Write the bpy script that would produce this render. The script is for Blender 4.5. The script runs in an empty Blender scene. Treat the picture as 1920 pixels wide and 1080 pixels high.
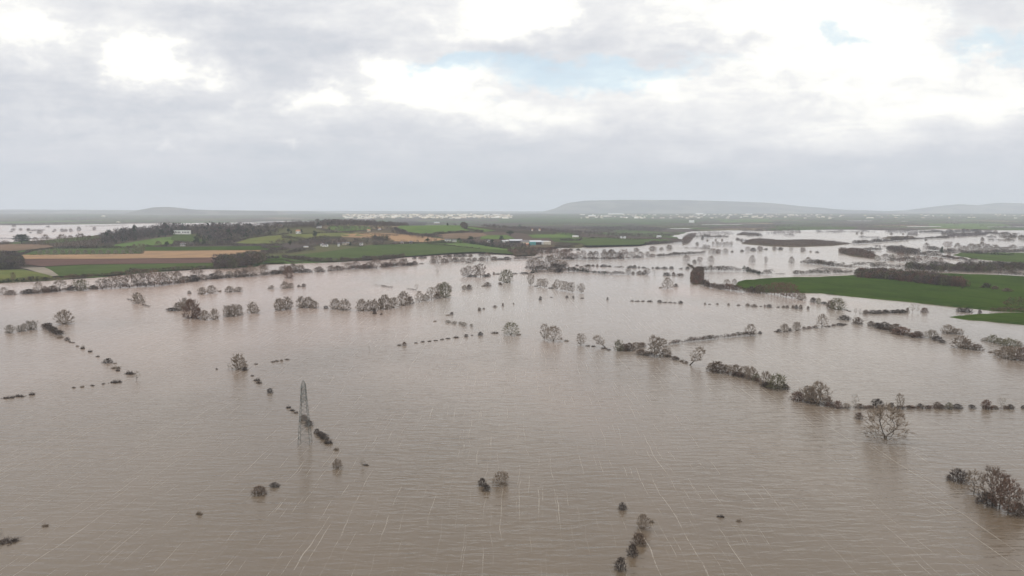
import bpy, math, random
import numpy as np
from mathutils import Vector
from mathutils.geometry import delaunay_2d_cdt
from mathutils import noise as mnoise

S = bpy.context.scene
COL = S.collection
random.seed(7)
rs = np.random.RandomState(11)

HAZE = 6.0e-5                   # haze density, per metre
# ------------------------------------------------------------------ camera
F = 1371.0                       # focal length in photo pixels (1920 wide)
CAMH = 100.0
PITCH = math.atan((540 - 397) / F)
cam = bpy.data.cameras.new('camera')
camo = bpy.data.objects.new('camera', cam); COL.objects.link(camo)
camo.location = (0, 0, CAMH)
camo.rotation_euler = (math.pi / 2 - PITCH, 0, 0)
cam.sensor_width = 36; cam.lens = 36 * F / 1920
cam.clip_start = 1; cam.clip_end = 90000
S.camera = camo
S.render.resolution_x = 1920; S.render.resolution_y = 1080

# ------------------------------------------------------------------ view
S.view_settings.view_transform = 'Standard'
S.view_settings.look = 'None'
S.view_settings.gamma = 1
S.view_settings.exposure = 0.0
S.render.engine = 'CYCLES'
S.cycles.volume_bounces = 2
S.cycles.max_bounces = 5
S.cycles.diffuse_bounces = 2
S.cycles.glossy_bounces = 2

def ray(x, y):
    c, s = math.cos(PITCH), math.sin(PITCH)
    u = (540 - y)
    return Vector(((x - 960), F * c + u * s, -F * s + u * c)).normalized()

# ------------------------------------------------------------------ world sky
class NT:
    """tiny node-graph helper"""
    def __init__(s, tree): s.t = tree; s.n = tree.nodes; s.l = tree.links
    def new(s, typ, **kw):
        n = s.n.new(typ)
        for k, v in kw.items(): setattr(n, k, v)
        return n
    def put(s, sock, v):
        if isinstance(v, bpy.types.NodeSocket): s.l.new(v, sock)
        elif v is not None:
            if hasattr(sock, 'default_value') and hasattr(sock.default_value, '__len__') and not hasattr(v, '__len__'):
                sock.default_value = [v] * len(sock.default_value)
            elif hasattr(v, '__len__') and len(v) == 3 and len(sock.default_value) == 4: sock.default_value = (*v, 1)
            else: sock.default_value = v
    def m(s, op, a, b=None, c=None, clamp=False):
        n = s.new('ShaderNodeMath', operation=op, use_clamp=clamp)
        s.put(n.inputs[0], a)
        if b is not None: s.put(n.inputs[1], b)
        if c is not None: s.put(n.inputs[2], c)
        return n.outputs[0]
    def noise(s, vec, scale, detail=3, rough=0.5, dist=0.0, out='Fac', dim='3D'):
        n = s.new('ShaderNodeTexNoise', noise_dimensions=dim)
        s.put(n.inputs['Vector'], vec); s.put(n.inputs['Scale'], scale); s.put(n.inputs['Detail'], detail)
        s.put(n.inputs['Roughness'], rough); s.put(n.inputs['Distortion'], dist)
        return n.outputs[out]
    def mix(s, f, a, b, mode='MIX'):
        n = s.new('ShaderNodeMix', data_type='RGBA', blend_type=mode, clamp_factor=True)
        s.put(n.inputs[0], f); s.put(n.inputs[6], a); s.put(n.inputs[7], b)
        return n.outputs[2]
    def smooth(s, v, a, b, c=0.0, d=1.0):
        n = s.new('ShaderNodeMapRange', interpolation_type='SMOOTHSTEP')
        s.put(n.inputs[0], v); s.put(n.inputs[1], a); s.put(n.inputs[2], b); s.put(n.inputs[3], c); s.put(n.inputs[4], d)
        return n.outputs[0]
    def comb(s, x, y, z):
        n = s.new('ShaderNodeCombineXYZ')
        s.put(n.inputs[0], x); s.put(n.inputs[1], y); s.put(n.inputs[2], z)
        return n.outputs[0]
    def sep(s, v):
        n = s.new('ShaderNodeSeparateXYZ'); s.put(n.inputs[0], v); return n.outputs
    def mapping(s, v, scale, rot=0.0, loc=(0, 0, 0)):
        n = s.new('ShaderNodeMapping'); s.put(n.inputs['Vector'], v)
        n.inputs['Scale'].default_value = scale; n.inputs['Rotation'].default_value = (0, 0, rot); n.inputs['Location'].default_value = loc
        return n.outputs[0]
    def ramp(s, f, stops):
        n = s.new('ShaderNodeValToRGB'); s.put(n.inputs[0], f)
        cr = n.color_ramp
        while len(cr.elements) < len(stops): cr.elements.new(0.5)
        for e, (p, c) in zip(cr.elements, stops): e.position = p; e.color = (*c, 1)
        return n.outputs[0]

SUN_EL, SUN_AZ = math.radians(34), math.radians(-62)     # azimuth from +Y, clockwise
w = bpy.data.worlds.new('World'); S.world = w; w.use_nodes = True
N = NT(w.node_tree); w.node_tree.nodes.clear()
out = N.new('ShaderNodeOutputWorld')
sky = N.new('ShaderNodeTexSky', sky_type='NISHITA', sun_disc=False, sun_elevation=SUN_EL, sun_rotation=SUN_AZ)
tc = N.new('ShaderNodeTexCoord')
dx, dy, dz = N.sep(tc.outputs['Generated'])
ady = N.m('ADD', N.m('ABSOLUTE', dy), 0.02)
az = N.m('DIVIDE', dx, ady)
el = N.m('DIVIDE', dz, ady)
zz = N.m('ADD', N.m('MAXIMUM', dz, 0.0), 0.10)
flat = N.comb(N.m('DIVIDE', dx, zz), N.m('DIVIDE', dy, zz), 0.0)       # cloud deck seen in perspective
vae = N.comb(az, N.m('MULTIPLY', el, 1.6), 0.0)
wn = N.new('ShaderNodeTexNoise'); N.put(wn.inputs['Vector'], vae); N.put(wn.inputs['Scale'], 8.0); N.put(wn.inputs['Detail'], 8.0); N.put(wn.inputs['Roughness'], 0.62)
wr = N.sep(wn.outputs['Color'])
azw = N.m('ADD', az, N.m('MULTIPLY', N.m('SUBTRACT', wr[0], 0.5), 0.24))
elw = N.m('ADD', el, N.m('MULTIPLY', N.m('SUBTRACT', wr[1], 0.5), 0.13))

def blobs(lst):
    acc = None
    for (px, py, sx, sy, a) in lst:
        d = ray(px, py)
        ca, ce = d.x / (d.y + 0.02), d.z / (d.y + 0.02)
        k = 0.72 / F
        u = N.m('MULTIPLY', N.m('SUBTRACT', azw, ca), 1 / (sx / F * 1.15))
        v = N.m('MULTIPLY', N.m('SUBTRACT', elw, ce), 1 / (sy / F * 1.15))
        r2 = N.m('MULTIPLY_ADD', u, u, N.m('MULTIPLY', v, v))
        g = N.m('MULTIPLY', N.m('POWER', 2.718, N.m('MULTIPLY', r2, -1.0)), a)
        acc = g if acc is None else N.m('ADD', acc, g)
    return acc
BR = [(275, 118, 52, 38, .36), (250, 80, 34, 24, .24), (85, 45, 70, 30, .22), (15, 15, 90, 45, .2), (930, 28, 100, 34, .24), (1010, 5, 70, 30, .18),
      (775, 150, 72, 42, .34), (400, 128, 60, 20, .22), (605, 185, 32, 28, .26), (690, 110, 60, 18, .10),
      (1430, 20, 190, 50, .26), (900, 210, 60, 24, .16), (980, 238, 46, 18, .14), (470, 205, 24, 10, .14), (310, 268, 26, 8, .12), (518, 286, 14, 6, .13),
      (1690, 65, 80, 50, .12), (1530, 140, 160, 50, .14), (1640, 265, 150, 30, .10), (1290, 290, 60, 16, .06), (1870, 185, 70, 50, .13), (1100, 210, 120, 30, .10),
      (330, 50, 230, 34, -.09), (120, 165, 200, 50, -.13), (20, 110, 80, 60, -.06), (560, 125, 150, 40, -.13), (300, 200, 180, 34, -.09), (60, 215, 140, 26, -.08), (470, 60, 120, 60, -.12),
      (1150, 55, 170, 44, -.11), (1290, 92, 110, 16, -.14), (960, 95, 100, 22, -.14), (700, 60, 120, 40, -.08), (630, 255, 160, 20, -.07), (1130, 265, 120, 24, -.07),
      (1400, 330, 400, 30, -.05), (300, 340, 400, 50, -.04), (1850, 20, 60, 40, -.08), (1850, 300, 120, 30, -.05), (1500, 200, 60, 20, -.03), (1500, 170, 420, 110, .075)]
BL = [(950, 122, 130, 24, 1.0), (1040, 160, 120, 26, .7), (1220, 115, 120, 20, .85), (1565, 55, 34, 30, .85), (1600, 80, 40, 14, .5), (1885, 92, 90, 26, .95), (1800, 30, 60, 30, .35),
      (1780, 150, 50, 20, .3), (840, 115, 40, 16, .6), (1150, 140, 60, 20, .5)]
cl1 = N.noise(flat, 0.75, 9, 0.6, 0.25)
cl2 = N.noise(vae, 17.0, 8, 0.64, 0.3)
cl3 = N.noise(N.comb(N.m('MULTIPLY', az, 5.0), N.m('MULTIPLY', el, 26.0), 3.7), 1.0, 5, 0.58, 0.3)
base = N.m('ADD', N.smooth(el, 0.0, 0.17, 0.61, 0.875), N.smooth(el, 0.50, 1.1, 0.0, 0.4))
L = N.m('ADD', base, N.m('MULTIPLY', blobs(BR), .8))
ctr = N.smooth(el, 0.02, 0.14, 0.25, 1.0)
nz = N.m('ADD', N.m('MULTIPLY', N.m('SUBTRACT', cl1, 0.5), 0.30), N.m('MULTIPLY', N.m('SUBTRACT', cl2, 0.5), 0.30))
nz = N.m('ADD', nz, N.m('MULTIPLY', N.m('SUBTRACT', cl3, 0.5), 0.34))
L = N.m('ADD', L, N.m('MULTIPLY', nz, ctr))
cloudcol = N.ramp(L, [(0.45, (0.42, 0.465, 0.53)), (0.60, (0.575, 0.62, 0.68)), (0.72, (0.69, 0.71, 0.755)), (0.82, (0.80, 0.81, 0.835)), (0.92, (.93, .93, 0.925)), (1.0, (1.12, 1.11, 1.05))])
cloudcol = N.mix(N.smooth(el, .6, 1.5), cloudcol, (1.7, 1.68, 1.64))
gap = N.m('ADD', blobs(BL), N.m('MULTIPLY', N.m('SUBTRACT', cl2, 0.55), 1.3))
gapf = N.smooth(gap, 0.22, 1.05, 0.0, 0.52)
bgc = N.new('ShaderNodeBackground'); N.put(bgc.inputs[0], cloudcol); bgc.inputs[1].default_value = 1.0
bgs = N.new('ShaderNodeBackground')
N.put(bgs.inputs[0], N.mix(0.62, sky.outputs[0], (5.6, 8.4, 10.0))); bgs.inputs[1].default_value = 0.11   # thin veil of cirrus in the blue gaps
mx = N.new('ShaderNodeMixShader'); N.put(mx.inputs[0], gapf)
N.l.new(bgc.outputs[0], mx.inputs[1]); N.l.new(bgs.outputs[0], mx.inputs[2]); N.l.new(mx.outputs[0], out.inputs[0])

# ------------------------------------------------------------------ sun
sl = bpy.data.lights.new('sun', 'SUN'); sl.energy = 0.8; sl.angle = math.radians(14); sl.color = (1, .95, .88)
so = bpy.data.objects.new('sun', sl); COL.objects.link(so)
sd = Vector((math.sin(SUN_AZ) * math.cos(SUN_EL), math.cos(SUN_AZ) * math.cos(SUN_EL), math.sin(SUN_EL)))
so.rotation_euler = sd.to_track_quat('Z', 'Y').to_euler(); so.location = (0, 0, 400)

# ------------------------------------------------------------------ helpers
def mesh(name, V, Fc, mat=None, parent=None, smooth=False):
    me = bpy.data.meshes.new(name)
    me.from_pydata(V if isinstance(V, list) else V.tolist(), [], Fc if isinstance(Fc, list) else Fc.tolist())
    if mat: me.materials.append(mat)
    if smooth: me.polygons.foreach_set('use_smooth', [True] * len(me.polygons))
    o = bpy.data.objects.new(name, me); COL.objects.link(o)
    if parent: o.parent = parent
    return o
def tag(o, label=None, cat=None, group=None, kind=None):
    if label: o['label'] = label
    if cat: o['category'] = cat
    if group: o['group'] = group
    if kind: o['kind'] = kind
    return o
def empty(name, loc, rz=0):
    o = bpy.data.objects.new(name, None); COL.objects.link(o); o.location = loc; o.rotation_euler = (0, 0, rz)
    o.empty_display_size = 1; return o
def mat(name, rough=0.9, spec=0.2):
    m = bpy.data.materials.new(name); m.use_nodes = True
    g = NT(m.node_tree); b = m.node_tree.nodes['Principled BSDF']
    b.inputs['Roughness'].default_value = rough; b.inputs['Specular IOR Level'].default_value = spec
    return m, g, b
def objcoord(g): return g.new('ShaderNodeTexCoord').outputs['Object']

# ------------------------------------------------------------------ terrain height
def smst(a, b, v):
    t = min(1, max(0, (v - a) / (b - a))); return t * t * (3 - 2 * t)
GS = [(-1060, 2430, 250, 300, 44), (-640, 2520, 330, 330, 56), (-200, 2600, 260, 330, 47), (-280, 2260, 150, 170, 40), (60, 2700, 260, 300, 25), (-620, 2080, 180, 130, 22), (-1150, 2150, 160, 120, 22)]
def Z(x, y):
    s = 0
    for cx, cy, sx, sy, h in GS:
        e = ((x - cx) / sx) ** 2 / 2 + ((y - cy) / sy) ** 2 / 2
        if e < 12: s += (h * math.exp(-e)) ** 3
    s = s ** (1 / 3) if s > 1e-9 else 0
    f = 62 * smst(5200, 16500, y)
    return 1.2 + s + f
def W0(px, py, z=0.0):
    d = ray(px, py); t = (CAMH - z) / -d.z
    return Vector((d.x * t, d.y * t, z))
def WT(px, py):
    d = ray(px, py); t = 900.0; pt = t
    while t < 40000:
        if CAMH + d.z * t <= Z(d.x * t, d.y * t): break
        pt = t; t *= 1.008
    for _ in range(14):
        mth = (pt + t) / 2
        if CAMH + d.z * mth <= Z(d.x * mth, d.y * mth): t = mth
        else: pt = mth
    return Vector((d.x * t, d.y * t, Z(d.x * t, d.y * t)))

def inpoly(p, poly):
    x, y = p[0], p[1]; c = False; j = len(poly) - 1
    for i in range(len(poly)):
        xi, yi = poly[i][0], poly[i][1]; xj, yj = poly[j][0], poly[j][1]
        if (yi > y) != (yj > y) and x < (xj - xi) * (y - yi) / (yj - yi) + xi: c = not c
        j = i
    return c
def densify(poly, step):
    o = []
    for i in range(len(poly)):
        a, b = Vector(poly[i][:2]), Vector(poly[(i + 1) % len(poly)][:2])
        d = max(1, int((b - a).length / (step * max(1, a.y / 2000)))); d = min(d, 90)
        for k in range(d): o.append(a.lerp(b, k / d))
    return o
def sheet(name, poly, zf, m, edge=None, frac=0.022, kind='structure', wig=0.0):
    P = densify(poly, 45)
    if wig:
        P = [p + Vector((mnoise.noise(Vector((p.x / 37, p.y / 37, 3))), mnoise.noise(Vector((p.x / 31, p.y / 45, 9))))) * wig for p in P]
    n = len(P)
    ys = [p.y for p in P]; y0, y1 = min(ys), max(ys)
    pts = list(P); y = y0
    while y < y1:
        y += y * frac
        xs = [p.x for p in P]; x = min(xs); st = y * frac * 1.1; x += random.random() * st
        while x < max(xs):
            if inpoly((x, y), P): pts.append(Vector((x + random.uniform(-.2, .2) * st, y + random.uniform(-.2, .2) * st)))
            x += st
    vo, eo, fo, ov, oe, of = delaunay_2d_cdt([Vector((p.x, p.y)) for p in pts], [], [list(range(n))], 1, 1e-4)
    V = []
    for i, v in enumerate(vo):
        onedge = any(k < n for k in ov[i]) if ov[i] else False
        V.append((v.x, v.y, edge if (edge is not None and onedge) else zf(v.x, v.y)))
    o = mesh(name, V, [list(f) for f in fo], m, smooth=True); o['kind'] = kind
    return o

# ------------------------------------------------------------------ materials: setting
def field_mat(name, c1, c2, c3, stripe=None, sc=0.02, rot=0.0):
    m, g, b = mat(name, 0.95, 0.0)
    v = objcoord(g)
    n1 = g.noise(g.mapping(v, (1, .45, 1)), sc, 6, 0.6)
    n2 = g.noise(v, sc * 9, 4, 0.6)
    n3 = g.noise(g.mapping(v, (.25, 1, 1), rot + .5), sc * 1.7, 4, .6)
    c = g.mix(g.smooth(n1, .38, .62), c1, c2)
    c = g.mix(g.smooth(n3, .5, .62, 0, .45), c, [k * 1.5 for k in c2])
    c = g.mix(g.smooth(n2, .45, .8, 0, .6), c, c3)
    if stripe:
        wv = g.new('ShaderNodeTexWave'); g.put(wv.inputs['Vector'], g.mapping(v, (1, 1, 1), rot)); wv.inputs['Scale'].default_value = stripe
        wv.inputs['Distortion'].default_value = 1.5; wv.inputs['Detail'].default_value = 2
        c = g.mix(g.m('MULTIPLY', wv.outputs['Fac'], .22), c, c3)
    g.put(b.inputs['Base Color'], c)
    return m
M = {}
M['grass'] = field_mat('grass_field', (.052, .076, .024), (.040, .062, .020), (.075, .080, .032), .012, rot=.4)
M['winter_wheat'] = field_mat('winter_wheat', (.034, .060, .011), (.020, .040, .008), (.060, .068, .020), .03, rot=1.2)
M['olive'] = field_mat('rough_pasture', (.105, .110, .036), (.080, .095, .032), (.14, .12, .06))
M['pasture'] = field_mat('pasture', (.085, .125, .036), (.065, .105, .032), (.12, .125, .055))
M['plough'] = field_mat('ploughed_soil', (.095, .055, .047), (.075, .045, .040), (.12, .075, .060), .02, rot=1.3)
M['plough_red'] = field_mat('dull_red_soil', (.15, .10, .075), (.12, .085, .06), (.16, .13, .085))
M['stubble'] = field_mat('straw_stubble', (.255, .160, .092), (.20, .128, .080), (.30, .215, .135), .02, rot=1.4)
M['scrub'] = field_mat('brown_scrub_ground', (.085, .062, .045), (.065, .055, .035), (.10, .085, .05))
M['track'] = field_mat('pale_track', (.22, .19, .16), (.18, .16, .13), (.25, .2, .17))

def plain_mat():
    m, g, b = mat('patchwork_farmland', 0.95, 0.0)
    v = objcoord(g)
    vv = g.new('ShaderNodeTexNoise'); g.put(vv.inputs['Vector'], v); vv.inputs['Scale'].default_value = .0022; vv.inputs['Detail'].default_value = 2
    vw = g.new('ShaderNodeVectorMath', operation='MULTIPLY_ADD'); g.put(vw.inputs[0], vv.outputs['Color']); vw.inputs[1].default_value = (260, 260, 0); g.put(vw.inputs[2], v)
    sep = vw.outputs[0]
    mp = g.mapping(sep, (1 / 330, 1 / 420, 0), .35)
    vo = g.new('ShaderNodeTexVoronoi', feature='F1'); g.put(vo.inputs['Vector'], mp); vo.inputs['Scale'].default_value = 1
    ve = g.new('ShaderNodeTexVoronoi', feature='DISTANCE_TO_EDGE'); g.put(ve.inputs['Vector'], mp); ve.inputs['Scale'].default_value = 1
    r = g.sep(vo.outputs['Color'])[0]
    c = g.ramp(r, [(0.0, (.055, .085, .027)), (.22, (.045, .075, .025)), (.24, (.095, .09, .045)), (.40, (.075, .075, .038)), (.42, (.085, .062, .055)), (.62, (.06, .048, .046)), (.64, (.050, .085, .026)), (.80, (.065, .095, .035)), (.82, (.058, .048, .048)), (.94, (.07, .055, .05)), (1.0, (.20, .155, .095))])
    c = g.mix(g.smooth(g.noise(v, .01, 5), .4, .75, 0, .5), c, (.09, .075, .045))
    hedge = g.smooth(g.m('ADD', ve.outputs[0], g.m('MULTIPLY', g.m('SUBTRACT', g.noise(v, .02, 3), .5), .06)), .02, .06, 1.0, 0.0)
    c = g.mix(hedge, c, (.045, .038, .028))
    g.put(b.inputs['Base Color'], c)
    return m
M['plain'] = plain_mat()

def water_mat():
    m, g, b = mat('muddy_flood_water', 0.16, 0.5)
    v = objcoord(g)
    big = g.noise(g.mapping(v, (1, .35, 1)), .004, 4, .55)
    mid = g.noise(g.mapping(v, (1, .5, 1)), .03, 4, .6)
    col = g.mix(big, (.086, .062, .040), (.108, .079, .053))
    col = g.mix(g.smooth(mid, .4, .7, 0, .4), col, (.120, .088, .060))
    # paler further out: sky reflection painted into base colour; pink patches are mud
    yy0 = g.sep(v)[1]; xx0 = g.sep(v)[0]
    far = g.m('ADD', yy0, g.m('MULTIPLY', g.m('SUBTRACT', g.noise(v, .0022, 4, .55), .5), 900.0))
    far_reflection = g.smooth(far, 130.0, 1050.0)
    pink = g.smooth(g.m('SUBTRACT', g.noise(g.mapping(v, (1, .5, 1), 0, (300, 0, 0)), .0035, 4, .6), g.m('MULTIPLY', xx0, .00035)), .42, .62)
    col = g.mix(far_reflection, col, g.mix(pink, (.262, .218, .188), (.318, .236, .196)))
    # wind streaks of foam: thin broken lines running with the wind
    x, y, z = g.sep(v)
    wx = g.noise(g.mapping(v, (1, .35, 1)), .011, 3, .55); wx2 = g.noise(g.mapping(v, (1, .6, 1)), .07, 2, .5)
    xw = g.m('ADD', x, g.m('MULTIPLY', g.m('SUBTRACT', wx, .5), 18.0)); xw = g.m('ADD', xw, g.m('MULTIPLY', g.m('SUBTRACT', wx2, .5), 2.6))
    def lines(sp, wd, seed, lo, hi, ln):
        t = g.m('DIVIDE', xw, sp); fl = g.m('FLOOR', t)
        d = g.m('MULTIPLY', g.m('ABSOLUTE', g.m('SUBTRACT', g.m('FRACT', t), .5)), sp)
        ln_ = g.smooth(d, wd * .35, wd, 1.0, 0.0)
        on = g.smooth(g.noise(g.comb(g.m('MULTIPLY', fl, 7.31), g.m('DIVIDE', y, ln), seed), 1.0, 3, .65), lo, hi)
        return g.m('MULTIPLY', ln_, on)
    foam = g.m('MAXIMUM', lines(6.3, .20, 1.0, .45, .68, 38.0), g.m('MULTIPLY', lines(4.3, .15, 5.0, .44, .66, 26.0), .7))
    foam = g.m('MULTIPLY', foam, g.smooth(g.noise(v, .7, 2, .6), .3, .55, .2, 1.0))
    foam = g.m('MULTIPLY', foam, g.smooth(g.noise(g.mapping(v, (1, .5, 1), 0, (7, 3, 0)), .022, 4, .6), .38, .62, .25, 1.0))
    col = g.mix(g.m('MULTIPLY', foam, .29), col, (.62, .58, .52))
    g.put(b.inputs['Base Color'], col)
    g.put(b.inputs['Roughness'], g.m('ADD', g.smooth(big, .35, .65, .17, .24), g.m('MULTIPLY', foam, .3)))
    b.inputs['IOR'].default_value = 1.42; b.inputs['Specular IOR Level'].default_value = .6
    # ripples: crests across the wind, a few metres apart
    r1 = g.noise(g.mapping(v, (.085, .30, 1), .10), 1.0, 2, .5, .5)
    r2 = g.noise(g.mapping(v, (.22, .75, 1), -.14), 1.0, 2, .5, .4)
    gust = g.smooth(g.noise(g.mapping(v, (1, .4, 1), 0, (40, 9, 0)), .012, 3), .3, .7, .55, 1.0)
    h = g.m('MULTIPLY', g.m('ADD', g.m('MULTIPLY', r1, 1.0), g.m('MULTIPLY', r2, .28)), gust)
    bp = g.new('ShaderNodeBump'); bp.inputs['Strength'].default_value = 1.0; bp.inputs['Distance'].default_value = 0.60
    g.put(bp.inputs['Height'], h); g.put(b.inputs['Normal'], bp.outputs[0])
    return m
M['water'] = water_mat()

def hill_mat(name, a, b_, c_):
    m, g, b = mat(name, .95, 0)
    v = objcoord(g)
    n = g.noise(g.mapping(v, (1 / 700, 1 / 900, 1 / 120)), 1, 5, .6)
    vo = g.new('ShaderNodeTexVoronoi'); g.put(vo.inputs['Vector'], g.mapping(v, (1 / 500, 1 / 600, 1 / 90))); vo.inputs['Scale'].default_value = 1
    c = g.mix(g.smooth(n, .42, .6), a, b_)
    c = g.mix(g.smooth(g.sep(vo.outputs['Color'])[0], .6, .7, 0, .8), c, c_)
    g.put(b.inputs['Base Color'], c)
    return m
M['hill'] = hill_mat('distant_hillside', (.075, .072, .075), (.10, .10, .085), (.15, .14, .12))

# ------------------------------------------------------------------ ground, water, far plain
g0 = mesh('ground', [(-24000, -1400, -3), (24000, -1400, -3), (24000, 22300, -3), (-24000, 22300, -3)], [(0, 1, 2, 3)], M['scrub']); g0['kind'] = 'structure'
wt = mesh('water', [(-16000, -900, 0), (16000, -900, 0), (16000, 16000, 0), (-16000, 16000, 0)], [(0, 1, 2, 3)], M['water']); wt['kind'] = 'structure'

shore = [(-160, 545), (0, 532), (95, 526), (200, 519), (262, 512), (330, 508), (395, 505), (480, 500), (492, 496), (560, 494), (620, 492), (720, 487), (760, 482),
         (850, 476), (900, 474), (948, 475), (966, 481), (1002, 480), (1008, 467), (1042, 465), (1094, 465), (1100, 461.5), (1200, 460), (1222, 458), (1208, 456), (1240, 453.5),
         (1272, 453), (1282, 450), (1262, 443), (1275, 440), (1300, 434), (1370, 432), (1450, 433), (1530, 431), (1600, 431), (1700, 433), (1760, 430), (1850, 432), (1930, 432), (2300, 432)]
mainland = [tuple(W0(x, y)[:2]) for x, y in shore] + [(16000, 15900), (-16000, 15900)] + \
    [tuple(W0(x, y)[:2]) for x, y in [(-700, 421), (-60, 422), (60, 422.5), (130, 421), (240, 419.5), (330, 418.5), (470, 417)]] + \
    [(-1650, 5600), (-700, 4200), (-300, 3700), (-900, 3150), (-1350, 2850)] + [tuple(W0(x, y)[:2]) for x, y in [(120, 454), (40, 457), (-160, 458)]]
sheet('terrain', mainland, Z, M['plain'], edge=-.3, wig=14)

# floods lying among the fields further off
def pool(pts, z):
    w_ = [WT(x, y) for x, y in pts]
    zz_ = max(Z(p.x, p.y) for p in w_) + 1.6
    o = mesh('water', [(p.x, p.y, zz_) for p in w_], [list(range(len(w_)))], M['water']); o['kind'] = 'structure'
for pts in ([(625, 413), (700, 412.2), (705, 413.8), (630, 414.6)], [(478, 417), (585, 414.3), (590, 415.5), (485, 418.6)], [(1315, 421), (1390, 420.6), (1392, 421.4), (1318, 421.9)],
            [(1588, 413.8), (1636, 414.1), (1634, 415.4), (1590, 415)], [(1690, 414.8), (1702, 414.8), (1702, 415.8), (1690, 415.8)], [(1700, 425), (1765, 424.4), (1763, 425.8), (1702, 426.2)],
            [(1245, 429), (1290, 428.6), (1300, 429.6), (1248, 430.2)], [(1850, 425.5), (1930, 425), (1930, 426), (1852, 426.5)]):
    pool(pts, 1)

fields = [
 # (pixels, material)
 ([(85, 501), (150, 497.5), (400, 494), (470, 493), (490, 497), (395, 503), (262, 510), (200, 517), (105, 519)], 'grass'),
 ([(38, 487), (200, 486.6), (480, 484), (470, 490), (400, 493.5), (150, 497), (82, 500.5), (50, 497)], 'plough'),
 ([(30, 479), (265, 476.5), (268, 471.5), (488, 470), (505, 473), (480, 483.5), (200, 486.2), (36, 486.6)], 'stubble'),
 ([(60, 470), (180, 466), (262, 466), (266, 476), (30, 478.6)], 'grass'),
 ([(268, 463.5), (530, 462), (500, 469.5), (268, 471)], 'winter_wheat'),
 ([(-40, 458.6), (90, 459.5), (100, 464), (30, 471), (-40, 474)], 'plough_red'),
 ([(-40, 508), (40, 506), (95, 516), (100, 522), (0, 529), (-40, 531)], 'olive'),
 ([(40, 503), (85, 502), (110, 518), (98, 519)], 'track'),
 ([(490, 487), (530, 485), (535, 493.5), (497, 494.5)], 'winter_wheat'),
 ([(500, 481), (560, 478), (700, 459), (850, 456), (1010, 466), (1003, 472), (960, 477), (900, 472.5), (850, 474.5), (760, 481), (720, 485.5), (620, 490.5), (545, 490)], 'grass'),
 ([(440, 457), (470, 447), (530, 441), (620, 437), (680, 436.5), (700, 441), (620, 444), (560, 452), (520, 458.5)], 'olive'),
 ([(320, 451), (325, 440), (360, 440), (372, 449), (420, 452), (400, 458)], 'grass'),
 ([(215, 459), (300, 446), (330, 444), (322, 458), (270, 463), (215, 463)], 'pasture'),
 ([(640, 440), (700, 437), (760, 440), (840, 449.5), (795, 455), (740, 453), (700, 447), (640, 445)], 'stubble'),
 ([(745, 428), (790, 422.5), (840, 421.5), (870, 428), (880, 433), (830, 438), (770, 438.5)], 'pasture'),
 ([(855, 423.5), (900, 428), (930, 433), (900, 436), (875, 432)], 'pasture'),
 ([(810, 442), (860, 437.5), (905, 437.5), (915, 442), (880, 448), (835, 448)], 'plough_red'),
 ([(830, 458), (890, 456.5), (960, 465), (950, 470), (905, 467)], 'pasture'),
 ([(905, 442), (950, 441), (965, 448), (900, 449)], 'pasture'),
 ([(1030, 447), (1120, 445), (1245, 449), (1268, 452.4), (1215, 455.5), (1200, 459.5), (1100, 461), (1090, 457), (1040, 454)], 'grass'),
 ([(990, 441), (1060, 440), (1075, 446), (1000, 447)], 'pasture'),
 ([(930, 410), (1140, 408.5), (1330, 413), (1300, 418), (1100, 419), (940, 417.5)], 'grass'),
 ([(1340, 411), (1440, 411), (1450, 416), (1360, 418)], 'pasture'),
 ([(1740, 419), (1880, 420), (1900, 424), (1850, 430), (1745, 428)], 'pasture'),
 ([(1450, 424), (1610, 425), (1600, 430), (1460, 429.5)], 'grass'),
 ([(0, 416.5), (200, 412), (205, 414), (0, 420)], 'pasture'),
 ([(620, 424), (690, 425), (700, 431), (640, 434), (612, 430)], 'pasture'),
 ([(960, 463), (1040, 458), (1050, 463), (1005, 466)], 'scrub'),
 ([(950, 468), (1010, 466), (1003, 478), (967, 480)], 'scrub'),
]
for i, (pts, mk) in enumerate(fields):
    pl = [tuple(WT(x, y)[:2]) for x, y in pts]
    lift = 0.9 + (i % 3) * 0.25
    sheet('field', pl, lambda x, y, l=lift: Z(x, y) + l, M[mk], edge=None, frac=0.014, wig=4)

def island(name, pts, mk, h=1.6, wig=5):
    pl = [tuple(W0(x, y)[:2]) for x, y in pts]
    return sheet(name, pl, lambda x, y: h, M[mk], edge=-.25, frac=0.014, wig=wig)
island('field', [(1378, 536), (1384, 528), (1412, 523.5), (1500, 520.5), (1605, 517), (1700, 514), (1758, 512.5), (1817, 515), (1925, 518.5), (2080, 522), (2080, 592), (1925, 586), (1860, 583), (1800, 577),
        (1717, 567.5), (1600, 557), (1540, 550), (1495, 549), (1440, 549), (1400, 545)], 'winter_wheat', 1.5, 3)
island('field', [(1776, 594.5), (1800, 591), (1850, 588), (1925, 586.5), (2080, 584), (2080, 622), (1925, 610), (1850, 603), (1800, 599)], 'winter_wheat', 1.2, 3)
island('bank', [(1786, 478.5), (1800, 474), (1925, 474), (2060, 478), (2060, 500), (1925, 494), (1880, 490.5), (1830, 486)], 'grass')
island('bank', [(1388, 456), (1404, 449), (1420, 447), (1435, 443), (1440, 445), (1425, 449), (1470, 450), (1525, 449), (1560, 453), (1600, 457), (1560, 461), (1500, 463.5), (1450, 462.5), (1395, 458)], 'scrub')
island('bank', [(1378, 441), (1390, 436.5), (1425, 438), (1422, 441.5)], 'scrub')
island('bank', [(1648, 447), (1665, 443.5), (1712, 443), (1722, 447.5), (1700, 449)], 'scrub')
island('bank', [(1280, 459.5), (1280, 446), (1294, 438), (1306, 438.5), (1300, 447), (1290, 458)], 'scrub')
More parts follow.
